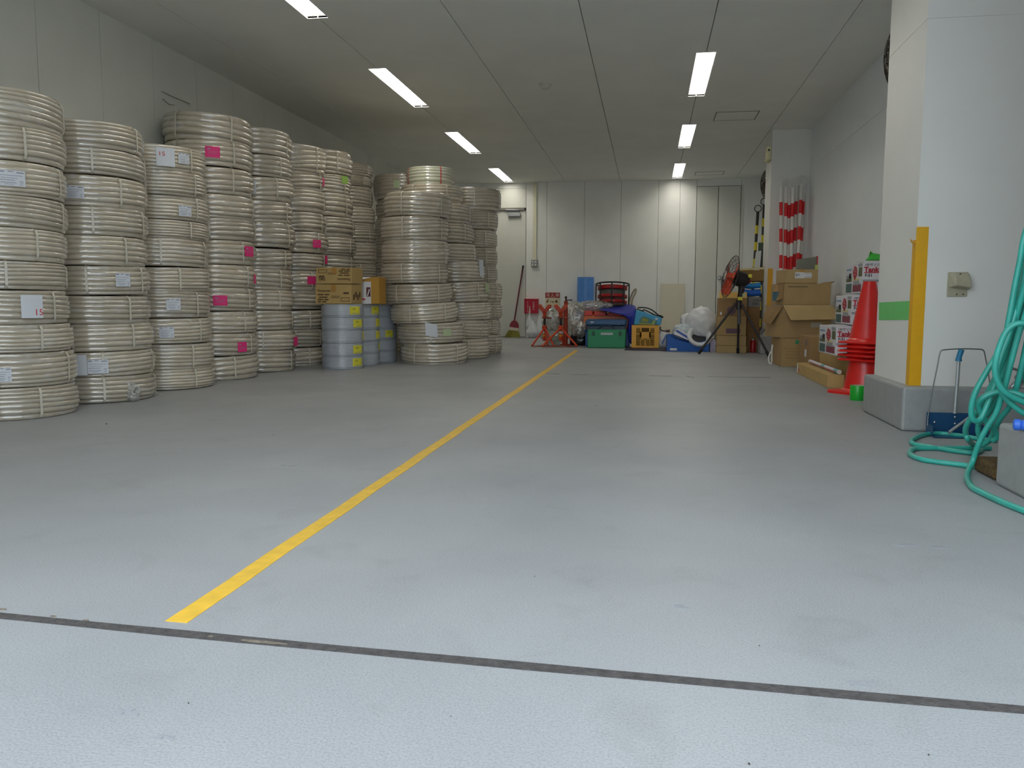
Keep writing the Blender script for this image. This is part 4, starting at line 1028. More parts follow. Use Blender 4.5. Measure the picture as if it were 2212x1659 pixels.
# ------------------------------------------------------------------ dustpan by the near column
Yd = 3.985
M_pan = mat('pan_blue', (24, 72, 112), .4)
pl, pr_ = ony(2004, 915, Yd), ony(2126, 915, Yd)
zp = ony(2030, 893, Yd).z
t = thing('dustpan', 'blue long-handled dustpan with a wire bail, standing against the column plinth', 'dustpan', ((pl.x + pr_.x) / 2, Yd, 0))
x0, x1 = pl.x + .003, pr_.x
m = MB(); m.hexa([(x0, Yd - .09, .002), (x1, Yd - .09, .002), (x1, Yd + .055, .002), (x0, Yd + .055, .002)], [(x0, Yd - .09, .004), (x1, Yd - .09, .004), (x1, Yd + .055, .004), (x0, Yd + .055, .004)])
m.box(x0, x1, Yd + .03, Yd + .034, .002, zp).box(x0, x0 + .003, Yd - .06, Yd + .03, .002, zp * .5).box(x1 - .003, x1, Yd - .06, Yd + .03, .002, zp * .5)
m.build('pan', M_pan, t, bevel=.001)
pq = lambda px, py: ony(px, py, Yd + .01)
bail = [ony(2003.5, 920, Yd), pq(2005, 898), pq(2014, 845), pq(2025, 790), pq(2029.5, 766), pq(2033, 758), pq(2042, 755.5), pq(2078, 753.5), pq(2115, 754.5), pq(2124, 757), pq(2127, 764), pq(2133, 795), pq(2137, 820), pq(2144, 880), ony(2146, 920, Yd)]
MB().tube(smoothpath(bail, 4), .0028, 8).build('wire_bail', mat('wire_steel', (128, 130, 128), .35, metal=.8), t, 60)
MB().tube([ony(2062.5, 893, Yd + .02), ony(2067, 835, Yd + .02), ony(2071, 778, Yd + .02)], .008, 12).build('handle', mat('handle_alu', (176, 180, 180), .4, metal=.5), t, 60)
MB().tube([ony(2070.5, 780, Yd + .015), ony(2071.5, 772, Yd + .015), ony(2077, 755, Yd + .012)], [.0145, .0115, .0125], 12).build('grip', mat('grip_blue', (34, 120, 160), .5), t, 60)
MB().tube([ony(2050, 934, Yd - .05), ony(2098, 899, Yd + .02)], .007, 8).build('brace', mat('handle_alu', (176, 180, 180), .4, metal=.5), t)
for px, py in ((2063, 901), (2063, 915), (2019, 912)):
    c = ony(px, py, Yd + .028); MB().at(c, (PI / 2, 0, 0)).lathe([(.006, 0), (.005, .003), (0, .005)], 10, cap=False).build('rivet', M_steel, t)

# ------------------------------------------------------------------ teal hose
M_hose = mat('hose_teal', (52, 168, 152), .38, coat=.3, coat_rough=.3, var=.14, vscale=14)
RHs = .0098
def air(pts, Ya, Yb_):
    k = len(pts) - 1
    return [ony(x, y, Ya + (Yb_ - Ya) * i / k) for i, (x, y) in enumerate(pts)]
def gnd(pts): 
    return [onz(x, y, RHs) for x, y in pts]
hs = MB()
def strand(pts): hs.tube(smoothpath(pts, 7), RHs, 12)
hook = ony(2250, 440, 3.02)
strand(gnd([(2152, 952), (2110, 947), (2069, 940), (2025, 936), (1992, 940), (1973, 949), (1969, 956), (1982, 961), (2020, 967), (2069, 975), (2105, 978), (2121, 972)]))
strand(gnd([(2140, 968), (2105, 968), (2050, 968), (2005, 968), (1976, 969), (1966, 976), (1970, 984), (1990, 992), (2020, 997), (2069, 1003), (2105, 1008), (2149, 1012)]))
e0 = onz(2094, 1031, RHs)
up_ = [(2236, 560), (2226, 640), (2212, 690), (2201, 720), (2184.5, 780), (2172, 830), (2163, 860), (2151, 893.6), (2131.5, 925), (2114, 960), (2101, 997)]
A_ = [hook] + air(up_, 2.98, e0.y + .14)
strand(A_ + [onz(2091, 1020, RHs * 1.1), onz(2090, 1036, RHs), onz(2100, 1052, RHs), onz(2117, 1062, RHs), onz(2153, 1079, RHs), onz(2184.5, 1092.5, RHs), onz(2225, 1108, RHs), onz(2300, 1135, RHs)])
strand([hook] + air([(2216, 500), (2203, 566), (2193, 615), (2181, 682), (2172, 725), (2155.6, 763), (2131.5, 802), (2110, 840.6), (2100, 869.5), (2098, 893.6), (2104, 908), (2117, 906), (2128, 885), (2140, 855), (2158, 800), (2178, 745), (2196, 690), (2214, 620)], 3.02, 3.14))
strand([ony(2240, 700, 2.97)] + air([(2212, 698), (2191.5, 701), (2173, 717), (2160, 746), (2151, 779), (2150, 807), (2158, 831), (2173, 849), (2200, 864), (2240, 880)], 2.96, 3.0))
strand([ony(2250, 868, 3.05)] + air([(2212, 856), (2189, 848), (2160, 846), (2136, 852), (2117, 864), (2112, 876), (2119, 893.6), (2134, 915), (2150, 932), (2153, 945), (2144, 953)], 3.06, 3.16))
lp = air([(2222, 590), (2205, 650), (2190, 710), (2172, 765), (2152, 815), (2128, 862), (2115, 884), (2096.5, 905), (2087, 922), (2086.5, 938), (2093, 952)], 3.0, 3.3); strand(lp + [onz(2104, 961, RHs), onz(2118, 962, RHs)])
strand([hook] + air([(2243, 500), (2222, 600), (2207, 690), (2188, 760), (2172, 815), (2150, 868), (2128, 902), (2112, 915)], 3.05, 3.2))
strand([hook] + air([(2228, 500), (2209, 590), (2196, 660), (2184, 730), (2168, 800), (2160, 822)], 3.06, 3.12))
strand([hook] + air([(2250, 520), (2232, 620), (2224, 700), (2218, 760), (2214, 800), (2222, 850)], 3.08, 3.12))
strand([hook] + air([(2234, 520), (2214, 640), (2200, 710), (2180, 795), (2160, 850), (2140, 890)], 3.1, 3.2))
strand(air([(2240, 905), (2212, 893), (2189, 876), (2168, 854), (2156, 824), (2153, 800), (2165, 760), (2180, 722), (2203, 640), (2220, 560)], 3.02, 3.05))
strand([hook] + air([(2224, 520), (2206, 600), (2196, 640), (2188, 700), (2172, 762), (2150, 815), (2132, 852), (2118, 890), (2113, 930), (2120, 950)], 3.1, 3.24))
strand([hook] + air([(2246, 540), (2236, 640), (2222, 720), (2205, 800), (2192, 850), (2180, 880), (2160, 905), (2148, 930), (2138, 950), (2122, 962)], 3.0, 3.22))
t = thing('garden_hose', 'teal rubber hose hanging in loops and trailing over the floor at the right edge', 'hose', (1.25, 3.0, 0))
hs.build('hose', M_hose, t, smooth=60)
# wall bracket holding it (outside the picture) so that it does not float
m = MB().tube([(hook.x, 2.862, hook.z + .03), (hook.x, hook.y + .05, hook.z), (hook.x, hook.y + .08, hook.z + .04)], .01, 8)
m.box(hook.x - .04, hook.x + .04, 2.861, 2.868, hook.z - .03, hook.z + .09); m.build('hanger', M_steel, t)
# coupling, tap, mat
c = onz(2206, 918, PH + .018)
t = thing('hose_coupling', 'bright blue hose coupling lying on the jamb plinth', 'coupling', (c.x, c.y, PH))
dv_ = V((1, -.35, 0)).normalized()
m = MB().tube([c - dv_ * .022, c - dv_ * .018, c - dv_ * .004, c, c + dv_ * .004, c + dv_ * .05, c + dv_ * .07], [.012, .018, .018, .014, .017, .017, .013], 16); m.build('coupling', mat('coupling_blue', (56, 110, 214), .4), t, 30)
MB().ring(c + dv_ * .012, .0175, .0015, dv_, 20, 6).build('collar', mat('coupling_dark', (30, 62, 150), .4), t)
a, b = ony(2184, 838, CYN - .03), ony(2206, 817, CYN - .03)
t = thing('wall_tap', 'grey metal tap on the wall behind the hanging hose', 'tap', (b.x, CYN, b.z))
MB().tube([a, a.lerp(b, .6), b, b + V((.03, .02, .01))], [.012, .013, .02, .02], 12).tube([b, (b.x, CYN, b.z)], .018, 12).build('spout', M_steel, t, 50)
MB().tube([b + V((-.004, 0, .018)), b + V((-.012, 0, .036)), b + V((-.04, 0, .045))], .006, 8).build('lever', M_steel, t, 50)
a = onz(2140, 992); m = MB()
tag(MB().box(1.17, 1.42, 2.98, 3.16, .001, .055).build('coir_mat', mat('coir', (96, 74, 40), .95, var=.4, vscale=90, bump=1, bscale=160), bevel=.01), 'folded brown coir mat on the floor behind the jamb plinth', 'mat')
# ------------------------------------------------------------------ wall fans (mostly behind the columns)
M_fdark = mat('fan_bronze', (70, 62, 50), .35, metal=.5)
def fan_head(t, c, n, R, dome, wires, wire_r, mg, mb_, blade_m, hub_m, nb=4):
    n = V(n).normalized(); c = V(c)
    Q = n.to_track_quat('Z', 'Y').to_matrix().to_4x4()
    def fr(): m = MB(); m.M = Matrix.Translation(c) @ Q; return m
    for nm, s in (('front_guard', 1), ('rear_guard', -1)):
        m = fr()
        for f in (.22, .45, .66, .84, 1):
            m.ring((0, 0, s * dome * (1 - f ** 2.2)), R * f, wire_r * (1.9 if f == 1 else 1), (0, 0, 1), 36, 6)
        for k in range(wires):
            a = 2 * PI * k / wires
            m.tube([(R * f * math.cos(a), R * f * math.sin(a), s * dome * (1 - f ** 2.2)) for f in (.2, .45, .66, .84, 1)], wire_r, 5)
        m.build(nm, mg, t, smooth=60)
    for k in range(nb):
        m = fr(); a0 = 2 * PI * k / nb + .4; vs = []; fs = []; nr, na = 6, 6
        for i in range(nr + 1):
            f = .16 + .72 * i / nr
            for j in range(na + 1):
                w = (j / na - .5) * (1.05 + .1 * math.sin(f * 4)); a = a0 + w * (.9 + .15 * f)
                vs.append((R * f * math.cos(a), R * f * math.sin(a), -w * .12 * R * 2.0 * (1 - .3 * f)))
        k0 = len(vs); vs += [(x, y, z + .004) for x, y, z in vs]
        q = na + 1
        for i in range(nr):
            for j in range(na):
                fs.append((i * q + j, i * q + j + 1, (i + 1) * q + j + 1, (i + 1) * q + j)); fs.append(tuple(k0 + x for x in fs[-1][::-1]))
        m.add(vs, fs); m.build('blade', blade_m, t, smooth=50)
    m = fr(); m.lathe([(0, -.04), (R * .17, -.035), (R * .18, .02), (R * .12, .045), (0, .05)], 24, cap=False); m.build('hub', hub_m, t, smooth=40)
    return n
def wall_fan(label, c, n, R, mount):
    t = thing('wall_fan', label, 'fan', mount, 'wall fans behind the columns')
    fan_head(t, c, n, R, .05, 20, .0026, M_fdark, M_fdark, mat('blade_smoke', (92, 84, 70), .3), M_fdark)
    c = V(c); n = V(n).normalized()
    MB().tube([c - n * .03, c - n * .14, c - n * .16], [.05, .055, .03], 16).build('motor', M_fdark, t, 40)
    MB().tube([c - n * .12, c - n * .13 + V((0, .0, -.08)), V(mount)], .012, 8).build('bracket', M_fdark, t)
c = ony(1932.5, 130, 4.98)
wall_fan('dark caged wall fan, only its rim showing at the left of the near column', c, (-.985, .10, -.08), .175, (c.x + .12, 4.792, c.z - .02))
cyf2 = cyb + .20
c = ony(1655, 398, cyf2)
wall_fan('dark caged wall fan, half hidden behind the top of the far column', c, (-.94, -.22, -.05), .165, (c.x + .16, cyb + .003, c.z - .02))

# ------------------------------------------------------------------ black and yellow poles behind the far column
M_py, M_pb = mat('pole_yellow', (222, 200, 30), .4), mat('pole_black', (34, 33, 33), .4)
for k, (tp_, bp_, Y, lab) in enumerate((((1637, 458), (1619, 690), 11.6, 'black and yellow striped pole with a ring top, leaning left of the far column'),
                                     ((1650.5, 443), (1640, 690), 11.7, 'second black and yellow pole, nearly hidden behind the far column'))):
    T = ony(*tp_, Y + .15); B = ony(bp_[0], 722, Y - .2); B.z = .004
    t = thing('cone_bar', lab, 'pole', B, 'black and yellow poles')
    L_ = (T - B).length; dr_ = (T - B) / L_; pos = L_; m = MB(); ye = False; first = True
    while pos > .001:
        nx = max(0, pos - (.19 if first else .115)); m.m = 1 if ye else 0
        m.tube([B + dr_ * nx, B + dr_ * pos], .0195, 14, cap=nx == 0 or first); ye = not ye; pos = nx; first = False
    m.build('pole', [M_pb, M_py], t, smooth=40)
    MB().ring(T + dr_ * .048, .044, .006, (-.15, -1, .05), 36, 8).build('ring', M_pb, t, 60)

# ------------------------------------------------------------------ pile left of the far column
Pq = onz(1549, 762); Yp = Pq.y
gB = 'cartons piled left of the far column'
def px_carton(label, px0, px1, py0, z0, Y, d, m=None, yaw=0, tape=False, name='carton', top=None):
    x0, x1 = ony(px0, 700, Y).x, ony(px1, 700, Y).x; h = ony(px0, py0, Y).z - z0 if top is None else top - z0
    t, W = carton(name, label, (x0, Y, z0), yaw, x1 - x0, d, h, m, gB, tape=tape); return t, W, x1 - x0, h
t, W, w, h = px_carton('flat tan carton at the bottom of the pile behind the fan', 1549, 1614, 747, 0, Yp, .3); zz = h
t, W, w, h = px_carton('tan carton second from the bottom of the pile behind the fan', 1550, 1613, 724.5, zz + .002, Yp + .01, .3); zz += h + .002
t, W, w, h = px_carton('tan carton with a purple box print, third from the bottom behind the fan', 1550, 1612, 683, zz + .002, Yp + .0, .3, mat('cardboard_e', (172, 144, 94), .75, var=.05, vscale=9)); zz += h + .002
m = MB(); bars(W, m, [(w * .3, w * .8, h * .1, h * .36, .0012)]); m.build('purple_print', mat('print_violet', (112, 84, 96), .7), t)
t, W, w, h = px_carton('upper tan carton with a violet roundel behind the fan', 1552, 1612, 643.5, zz + .002, Yp + .02, .3, M_card2)
m = MB(); m.at(W(w * .45, -.001, h * .3), (PI / 2, 0, 0)).lathe([(0, 0), (.05, 0), (.05, .0012), (0, .0012)], 20, cap=False); m.build('violet_print', mat('print_violet', (112, 84, 96), .7), t)
m = MB(); bars(W, m, [(.015, .035, h * .06, h * .22)]); m.build('label', M_lab, t)
MB().slab([W(0, 0, h), W(w, 0, h), W(w, .06, h + .07), W(0, .06, h + .065)], (0, 1, 0), .004).build('flap', mat('card_yellow', (206, 168, 84), .7), t)
# red handle poking out left
c = ony(1545, 655, Yp + .1)
zz4 = zz + h + .002
# right of the fan pole, beside the column side
Yr = Yp + .18
t, W, w, h = px_carton('dark brown carton on the floor right of the fan', 1613.5, 1641, 664, 0, Yr, .32, mat('cardboard_dark', (134, 100, 60), .8)); zr = h
t, W, w, h = px_carton('grey printed carton on the dark brown carton', 1615, 1642, 641.5, zr + .002, Yr + .01, .3, mat('carton_grey', (128, 124, 118), .6)); 
m = MB(); bars(W, m, [(w * .3, w * .8, h * .2, h * .5), (w * .35, w * .9, h * .6, h * .75)]); m.build('print', mat('print_grey2', (96, 92, 92), .6), t); zr += h + .002
# folded blue sheets
x0, x1 = ony(1603, 620, Yr).x, ony(1644, 620, Yr).x
zb1, zb2 = ony(1630, 625, Yr).z, ony(1630, 611, Yr).z
M_bs = [mat('sheet_blue', (24, 92, 186), .45), mat('sheet_sky', (30, 132, 200), .45)]
def fold(name, label, x0, x1, y0, y1, z0, z1, m):
    mb = MB(); n = 8; vs = []; k = 3
    prof = []
    for i in range(n + 1): 
        a = PI * i / n - PI / 2; prof.append((y0 + (z1 - z0) / 2 * (1 - math.cos(a)), (z0 + z1) / 2 + (z1 - z0) / 2 * math.sin(a)))
    prof += [(y1, z1), (y1, z0)]
    q = len(prof)
    for x in (x0, x0 * .5 + x1 * .5, x1): vs += [(x, y, z + .006 * math.sin(x * 40)) for y, z in prof]
    fs = [(a * q + i, a * q + (i + 1) % q, (a + 1) * q + (i + 1) % q, (a + 1) * q + i) for a in range(2) for i in range(q)] + [tuple(range(q)), tuple(range(2 * q, 3 * q))[::-1]]
    return tag(mb.add(vs, fs).build(name, m, smooth=40), label, 'folded sheet', 'folded blue sheets')
fold('folded_sheet', 'folded dark blue sheet on the grey printed carton', x0, x1, Yr + .0, Yr + .28, zr + .008, zb1, M_bs[0])
fold('folded_sheet', 'folded sky blue sheet, upper of two by the far column', x0 + .03, x1, Yr + .02, Yr + .26, zb1 + .014, zb2, M_bs[1])
# open carton above them
Yo = Yr + .03; x0, x1 = ony(1598, 600, Yo).x, ony(1650, 600, Yo).x; zo = zb2 + .016; ho = ony(1600, 580, Yo).z - zo
t = thing('carton', 'open brown carton with pale torn rim, topmost left of the far column', 'carton', (x0, Yo, zo), gB)
m = MB(); s = .005; d = .3
m.box(x0, x1, Yo, Yo + s, zo, zo + ho * .86).box(x0, x1, Yo + d - s, Yo + d, zo, zo + ho).box(x0, x0 + s, Yo + s, Yo + d - s, zo, zo + ho).box(x1 - s, x1, Yo + s, Yo + d - s, zo, zo + ho).box(x0, x1, Yo, Yo + d, zo, zo + .006)
m.build('body', mat('cardboard_dark2', (140, 108, 60), .8), t)
m = MB(); m.hexa([(x0, Yo - .004, zo + ho * .86), (x1, Yo - .004, zo + ho * .92), (x1, Yo, zo + ho * .92), (x0, Yo, zo + ho * .86)], [(x0, Yo - .004, zo + ho), (x1, Yo - .004, zo + ho * 1.1), (x1, Yo, zo + ho * 1.1), (x0, Yo, zo + ho)])
m.build('rim', mat('card_pale', (214, 200, 150), .7), t)
# white file and black case on it
zw = zo + .008
w0 = [ony(1627, 577, Yo + .12), ony(1640, 577, Yo + .12), ony(1645, 541, Yo + .16), ony(1633, 544, Yo + .16)]
w0 = [V((p.x, p.y, p.z)) for p in w0]; w0[0].z = w0[1].z = zw
tag(MB().slab(w0, (0, 1, 0), .012).build('file_folder', mat('folder_white', (198, 200, 196), .5)), 'white folder standing in the open carton beside the far column', 'folder')
w1 = [ony(1637, 577, Yo + .2), ony(1652, 577, Yo + .2), ony(1652, 538, Yo + .22), ony(1643, 540, Yo + .22)]; w1[0].z = w1[1].z = zw
t = tag(MB().slab(w1, (0, 1, 0), .02).build('case', mat('case_black', (36, 38, 36), .5)), 'black flat case standing behind the white folder', 'case')
p = ony(1642, 532, Yo + .25); p2 = ony(1649, 524, Yo + .25)
m = MB().box(p.x - .02, p2.x + .03, Yo + .25, Yo + .27, zw, p2.z); m.build('board', mat('board_green', (70, 82, 60), .6)); bpy.data.objects['board']['label'] = 'dark green board edge standing behind the black case'; bpy.data.objects['board']['category'] = 'board'; bpy.data.objects['board'].name = 'clip_board'
# red canister
c = onz(1626, 761)
t = thing('canister', 'small red canister with a silver cap on the floor right of the fan', 'canister', c)
hc = ony(1626, 732, c.y).z
MB().at(c).lathe([(.033, 0), (.034, .005), (.034, hc * .8), (.022, hc * .9)], 24).build('body', mat('can_red', (176, 20, 34), .3), t, 40)
MB().at(c).lathe([(.02, hc * .88), (.021, hc), (.012, hc * 1.06)], 20).build('cap', M_steel, t, 40)

# ------------------------------------------------------------------ industrial fan on its tripod
M_fmet = mat('fan_dark_metal', (58, 54, 54), .4, metal=.4)
M_fguard = mat('fan_guard', (96, 92, 90), .35, metal=.6)
M_or = mat('blade_orange', (240, 76, 30), .35)
f1, f2 = onz(1509, 766), onz(1661, 772)
Yfan = (f1.y + f2.y) / 2 + .12
hub = ony(1596, 655, Yfan); bot = ony(1596.5, 700, Yfan)
f3 = V((hub.x + .04, Yfan + .33, 0.0))
t = thing('stand_fan', 'industrial fan with orange blades on a dark tripod stand', 'fan', (hub.x, Yfan, 0))
for f in (f1, f2, f3):
    s = V((hub.x, Yfan, hub.z)); d_ = (V((f.x, f.y, .012)) - s)
    lg = MB().tube([s + V((d_.x, d_.y, 0)).normalized() * .03, V((f.x, f.y, .014))], .0135, 10).build('leg', M_fmet, t, 50)
    u = d_.normalized(); e_ = V((f.x, f.y, .014))
    MB().tube([e_ - u * .06, e_ + u * .004], .0175, 10).build('foot', mat('rubber_black', (26, 26, 26), .7), lg)
    ROOT_ = None
MB().tube([bot, hub + V((0, 0, .02))], .02, 14).build('pole', mat('pole_grey', (88, 86, 88), .4, metal=.4), t, 50)
MB().at(hub).lathe([(.034, -.07), (.036, .0), (.03, .03), (.02, .05)], 20).build('collar', M_fmet, t, 40)
MB().tube([hub + V((.0, 0, .04)), ony(1598, 640, Yfan), ony(1603, 622, Yfan)], [.022, .026, .034], 14).build('neck', M_fmet, t, 50)
fc = ony(1577.5, 597.5, Yfan - .02); fn_ = V((-.95, -.22, .24)).normalized()
fan_head(t, fc, fn_, .238, .062, 26, .0022, M_fguard, M_fmet, M_or, M_or, nb=3)
MB().tube([fc - fn_ * .04, fc - fn_ * .07, fc - fn_ * .16, fc - fn_ * .21], [.05, .085, .085, .05], 20).build('motor', mat('motor_black', (34, 30, 32), .4), t, 45)
MB().tube([fc - fn_ * .21, fc - fn_ * .235], [.03, .02], 14).build('rear_knob', mat('knob_red', (150, 30, 30), .4), t)
mm = ony(1603, 622, Yfan); mq = fc - fn_ * .12
MB().tube([mm, mm.lerp(mq, .5), mq], [.034, .045, .05], 12).build('yoke', M_fmet, t, 40)
for px, py, w_, nm in ((1599, 645, .05, 'yellow_label'), (1621, 596, .035, 'yellow_label'), (1607, 637.5, .028, 'pale_label')):
    c = ony(px, py, Yfan - .05 if nm == 'yellow_label' and py > 640 else Yfan - .08); MB().at(c, (0, 0, .1)).box(-w_ / 2, w_ / 2, 0, .03, -.018, .018).build(nm, M_ylab if nm == 'yellow_label' else M_pale, t)

# ------------------------------------------------------------------ along the back wall
# leaning pale board
Yw2 = D - .07
a, b = ony(1425.5, 700, Yw2), ony(1478, 700, Yw2); zt = ony(1450, 613, D - .02).z
tag(MB().hexa([(a.x, Yw2 - .012, .002), (b.x, Yw2 - .012, .002), (b.x, Yw2, .002), (a.x, Yw2, .002)], [(a.x, D - .03, zt), (b.x, D - .03, zt), (b.x, D - .018, zt), (a.x, D - .018, zt)]).build('board', mat('board_cream', (216, 209, 186), .6, var=.02)), 'cream rectangular board leaning against the back wall', 'board')
# blue roll
a, b = ony(1245, 620, D - .25), ony(1283, 620, D - .25); rr = (b.x - a.x) / 2; zt = ony(1263, 598.5, D - .25).z
t = thing('blue_roll', 'tall blue roll of sheet standing against the back wall', 'roll', ((a.x + b.x) / 2, D - .16, 0))
sp_ = []
for i in range(150):
    an = i * .42; r = rr * (.25 + .75 * i / 149); sp_.append((r * math.cos(an), r * math.sin(an)))
m = MB().at(((a.x + b.x) / 2, D - .16, 0)); vs = []; 
for z in (0.002, zt): vs += [(x, y, z) for x, y in sp_]
n = len(sp_); m.add(vs, [(i, i + 1, n + i + 1, n + i) for i in range(n - 1)])
m.build('sheet', mat('bubble_blue', (86, 142, 216), .35, var=.10, vscale=30), t, smooth=60)
# broom
Yb2 = D - .10
h0, h1_ = ony(1130, 574, D - .03), ony(1111.5, 691, Yb2)
t = thing('broom', 'long handled broom with a maroon head leaning by the door', 'broom', (ony(1107, 730, Yb2).x, Yb2, 0))
MB().tube([h1_ - (h0 - h1_) * .02, h1_.lerp(h0, .75), h0], [.0125, .012, .014], 10).build('handle', mat('broom_maroon', (92, 26, 40), .4), t, 50)
MB().tube([h0 - (h0 - h1_) * .05, h0 + (h0 - h1_) * .004], [.0155, .0145], 10).build('grip', mat('grip_black', (30, 24, 26), .5), t)
q = [ony(1101, 707, Yb2), ony(1121, 709, Yb2), ony(1121, 702, Yb2), ony(1118, 695, Yb2), ony(1112, 690.5, Yb2), ony(1106, 694, Yb2), ony(1102, 700, Yb2)]
MB().slab(q, (0, -1, 0), .035).build('head', mat('broom_head', (140, 52, 66), .5), t, bevel=.006)
q = [ony(1099.5, 713, Yb2), ony(1120, 715.5, Yb2), ony(1121, 709, Yb2), ony(1101, 706, Yb2)]
MB().slab([p + V((0, .004, 0)) for p in q], (0, -1, 0), .045).build('clamp', mat('clamp_pale', (206, 196, 178), .5), t, bevel=.004)
bl, br_ = ony(1090, 728, Yb2 - .03), ony(1124, 728, Yb2 - .03)
m = MB(); ta, tb = ony(1100, 713, Yb2), ony(1120, 715, Yb2); rnd = random.Random(3)
for i in range(90):
    u = i / 89; p = ta.lerp(tb, u) + V((0, rnd.uniform(-.035, 0), 0)); e_ = V((bl.x + (br_.x - bl.x) * u + rnd.uniform(-.01, .01), Yb2 - .07 + rnd.uniform(-.02, .06), .003))
    m.tube([p, p.lerp(e_, .5) + V((0, -.004, 0)), e_], [.004, .0045, .003], 5)
m.build('bristles', mat('bristle_olive', (150, 144, 62), .8, var=.3, vscale=40), t)

# red box on the wall and the fire extinguisher sign
a, b = ony(1132.5, 646, D - .09), ony(1162, 677, D - .09)
t = thing('wall_box', 'red metal box with white vertical writing, fixed to the back wall', 'box', ((a.x + b.x) / 2, D, (a.z + b.z) / 2))
M_rb = mat('box_red', (178, 14, 44), .4)
MB().box(a.x, b.x, D - .09, D, b.z, a.z).build('body', M_rb, t, bevel=.004)
MB().box(a.x - .003, b.x + .003, D - .094, D, a.z - .012, a.z + .006).build('lid', M_rb, t, bevel=.003)
m = MB(); w = b.x - a.x; hgt = a.z - b.z
for k, ch_ in enumerate('火の用心'): m.text(ch_, hgt * .15, (a.x + w * .60, D - .09, b.z + hgt * (.70 - .15 * k)), (1, 0, 0), (0, 0, 1), .0015)
for k, ch_ in enumerate('すいがら入れ'): m.text(ch_, hgt * .13, (a.x + w * .18, D - .09, b.z + hgt * (.74 - .135 * k)), (1, 0, 0), (0, 0, 1), .0015)
m.build('lettering', mat('letter_white', (226, 216, 214), .6), t)
a, b = ony(1178, 632, D - .012), ony(1209, 663, D - .012); zm = ony(1190, 643.5, D - .012).z
t = thing('extinguisher_sign', 'red and cream fire extinguisher sign on the back wall above the jack stands', 'sign', ((a.x + b.x) / 2, D, zm))
MB().box(a.x, b.x, D - .012, D, zm, a.z).build('red_panel', mat('sign_red', (150, 22, 30), .5), t)
MB().box(a.x, b.x, D - .012, D, b.z, zm - .001).build('cream_panel', mat('sign_cream', (214, 204, 168), .5), t)
w = b.x - a.x; hg = a.z - zm
m = MB()
for k, ch_ in enumerate('消火器'): m.text(ch_, hg * .72, (a.x + w * (.05 + .325 * k), D - .012, zm + hg * .3), (1, 0, 0), (0, 0, 1), .0015)
m.text('FIRE EXTINGUISHER', hg * .17, (a.x + w * .16, D - .012, zm + hg * .08), (1, 0, 0), (0, 0, 1), .0015)
m.build('lettering', mat('sign_letter', (236, 206, 186), .5), t)
m = MB(); h2_ = zm - b.z; n_ = (0, -1, 0)
def poly(pts): m.slab([(a.x + w * x, D - .0121, b.z + h2_ * y) for x, y in pts], n_, .001)
poly([(.06, .5), (.14, .45), (.22, .6), (.2, .75), (.1, .68)]); poly([(.16, .72), (.24, .76), (.22, .86), (.15, .82)]); poly([(.44, .55), (.58, .42), (.56, .68)]); poly([(.34, .6), (.44, .7), (.4, .5)])
poly([(.68, .52), (.74, .45), (.8, .48), (.84, .42), (.86, .62), (.78, .8), (.7, .72)]); poly([(.62, .62), (.68, .56), (.68, .66)])
m.build('pictogram', mat('sign_picto', (110, 60, 44), .6), t)

# orange pipe jack stands
M_jo = mat('jack_orange', (196, 62, 22), .45, var=.15, vscale=20)
M_js = mat('jack_screw', (58, 46, 44), .5, metal=.5)
def jack(label, px, pyb, pyt, feet):
    c = onz(px, pyb); Y = c.y; c = V((c.x, Y, 0)); k = Y / FPX
    zt = ony(px, pyt, Y).z; zs = zt / 92.0
    z = lambda y: ony(px, y, Y).z
    t = thing('jack_stand', label, 'jack stand', c, 'orange pipe jack stands')
    hubz = z(708)
    for fx, fy in feet:
        f = V((fx, fy, .012)); s = V((c.x, Y, hubz)); lg = MB().tube([s, f], .0135, 10).build('leg', M_jo, t, 50)
    for i in range(len(feet)):
        p, q = feet[i], feet[(i + 1) % len(feet)]
        MB().tube([(p[0], p[1], .006), (q[0], q[1], .006)], .0055, 8).build('base_bar', mat('jack_rust', (136, 66, 48), .7), t, 50)
    MB().at((c.x, Y, 0)).lathe([(.022, z(736)), (.024, z(734)), (.024, z(712)), (.034, z(711)), (.034, z(704)), (.024, z(703))], 20).build('tube', M_jo, t, 35)
    m = MB().at((c.x, Y, 0)).lathe([(.0245, z(727)), (.0245, z(722))], 20, cap=False); m.build('yellow_band', mat('band_yellow', (222, 150, 40), .5), t)
    MB().at((c.x, Y, 0)).lathe([(.0247, z(720)), (.0247, z(715.5))], 20, cap=False).build('white_band', M_lab, t)
    MB().at((c.x, Y, 0)).lathe([(.0165, z(704)), (.0165, z(686))], 16).build('screw', M_js, t, 40)
    MB().at((c.x, Y, 0)).lathe([(.036, z(688)), (.036, z(684.5))], 20).tube([(.0, 0, z(686.3)), (.10, -.05, z(686.8))], .011, 8).build('handle_nut', mat('jack_rust', (136, 66, 48), .7), t, 40)
    MB().at((c.x, Y, 0)).lathe([(.024, z(685)), (.026, z(678)), (.03, z(674))], 18).build('neck', M_jo, t, 40)
    sx = 7.5 * k
    for s in (-1, 1):
        m = MB(); top = z(pyt); bz = z(675); v = z(670)
        m.slab([(c.x - s * .018, Y - .028, bz), (c.x + s * .024, Y - .028, bz), (c.x + s * .088, Y - .028, z(664)), (c.x + s * .092, Y - .028, top), (c.x + s * .05, Y - .028, top + .006), (c.x + s * .005, Y - .028, z(667))][::s], (0, 1, 0), .056)
        m.build('vee_arm', M_jo, t, bevel=.005)
j1, j2 = onz(1176, 749), onz(1211, 749)
fe = lambda q: (q.x, q.y)
jack('orange pipe jack stand with a vee head, left of the pair', 1176, 746, 658.5, [fe(onz(1149, 749)), (j1.x + .13, j1.y - .02), (j1.x + .01, j1.y + .26)])
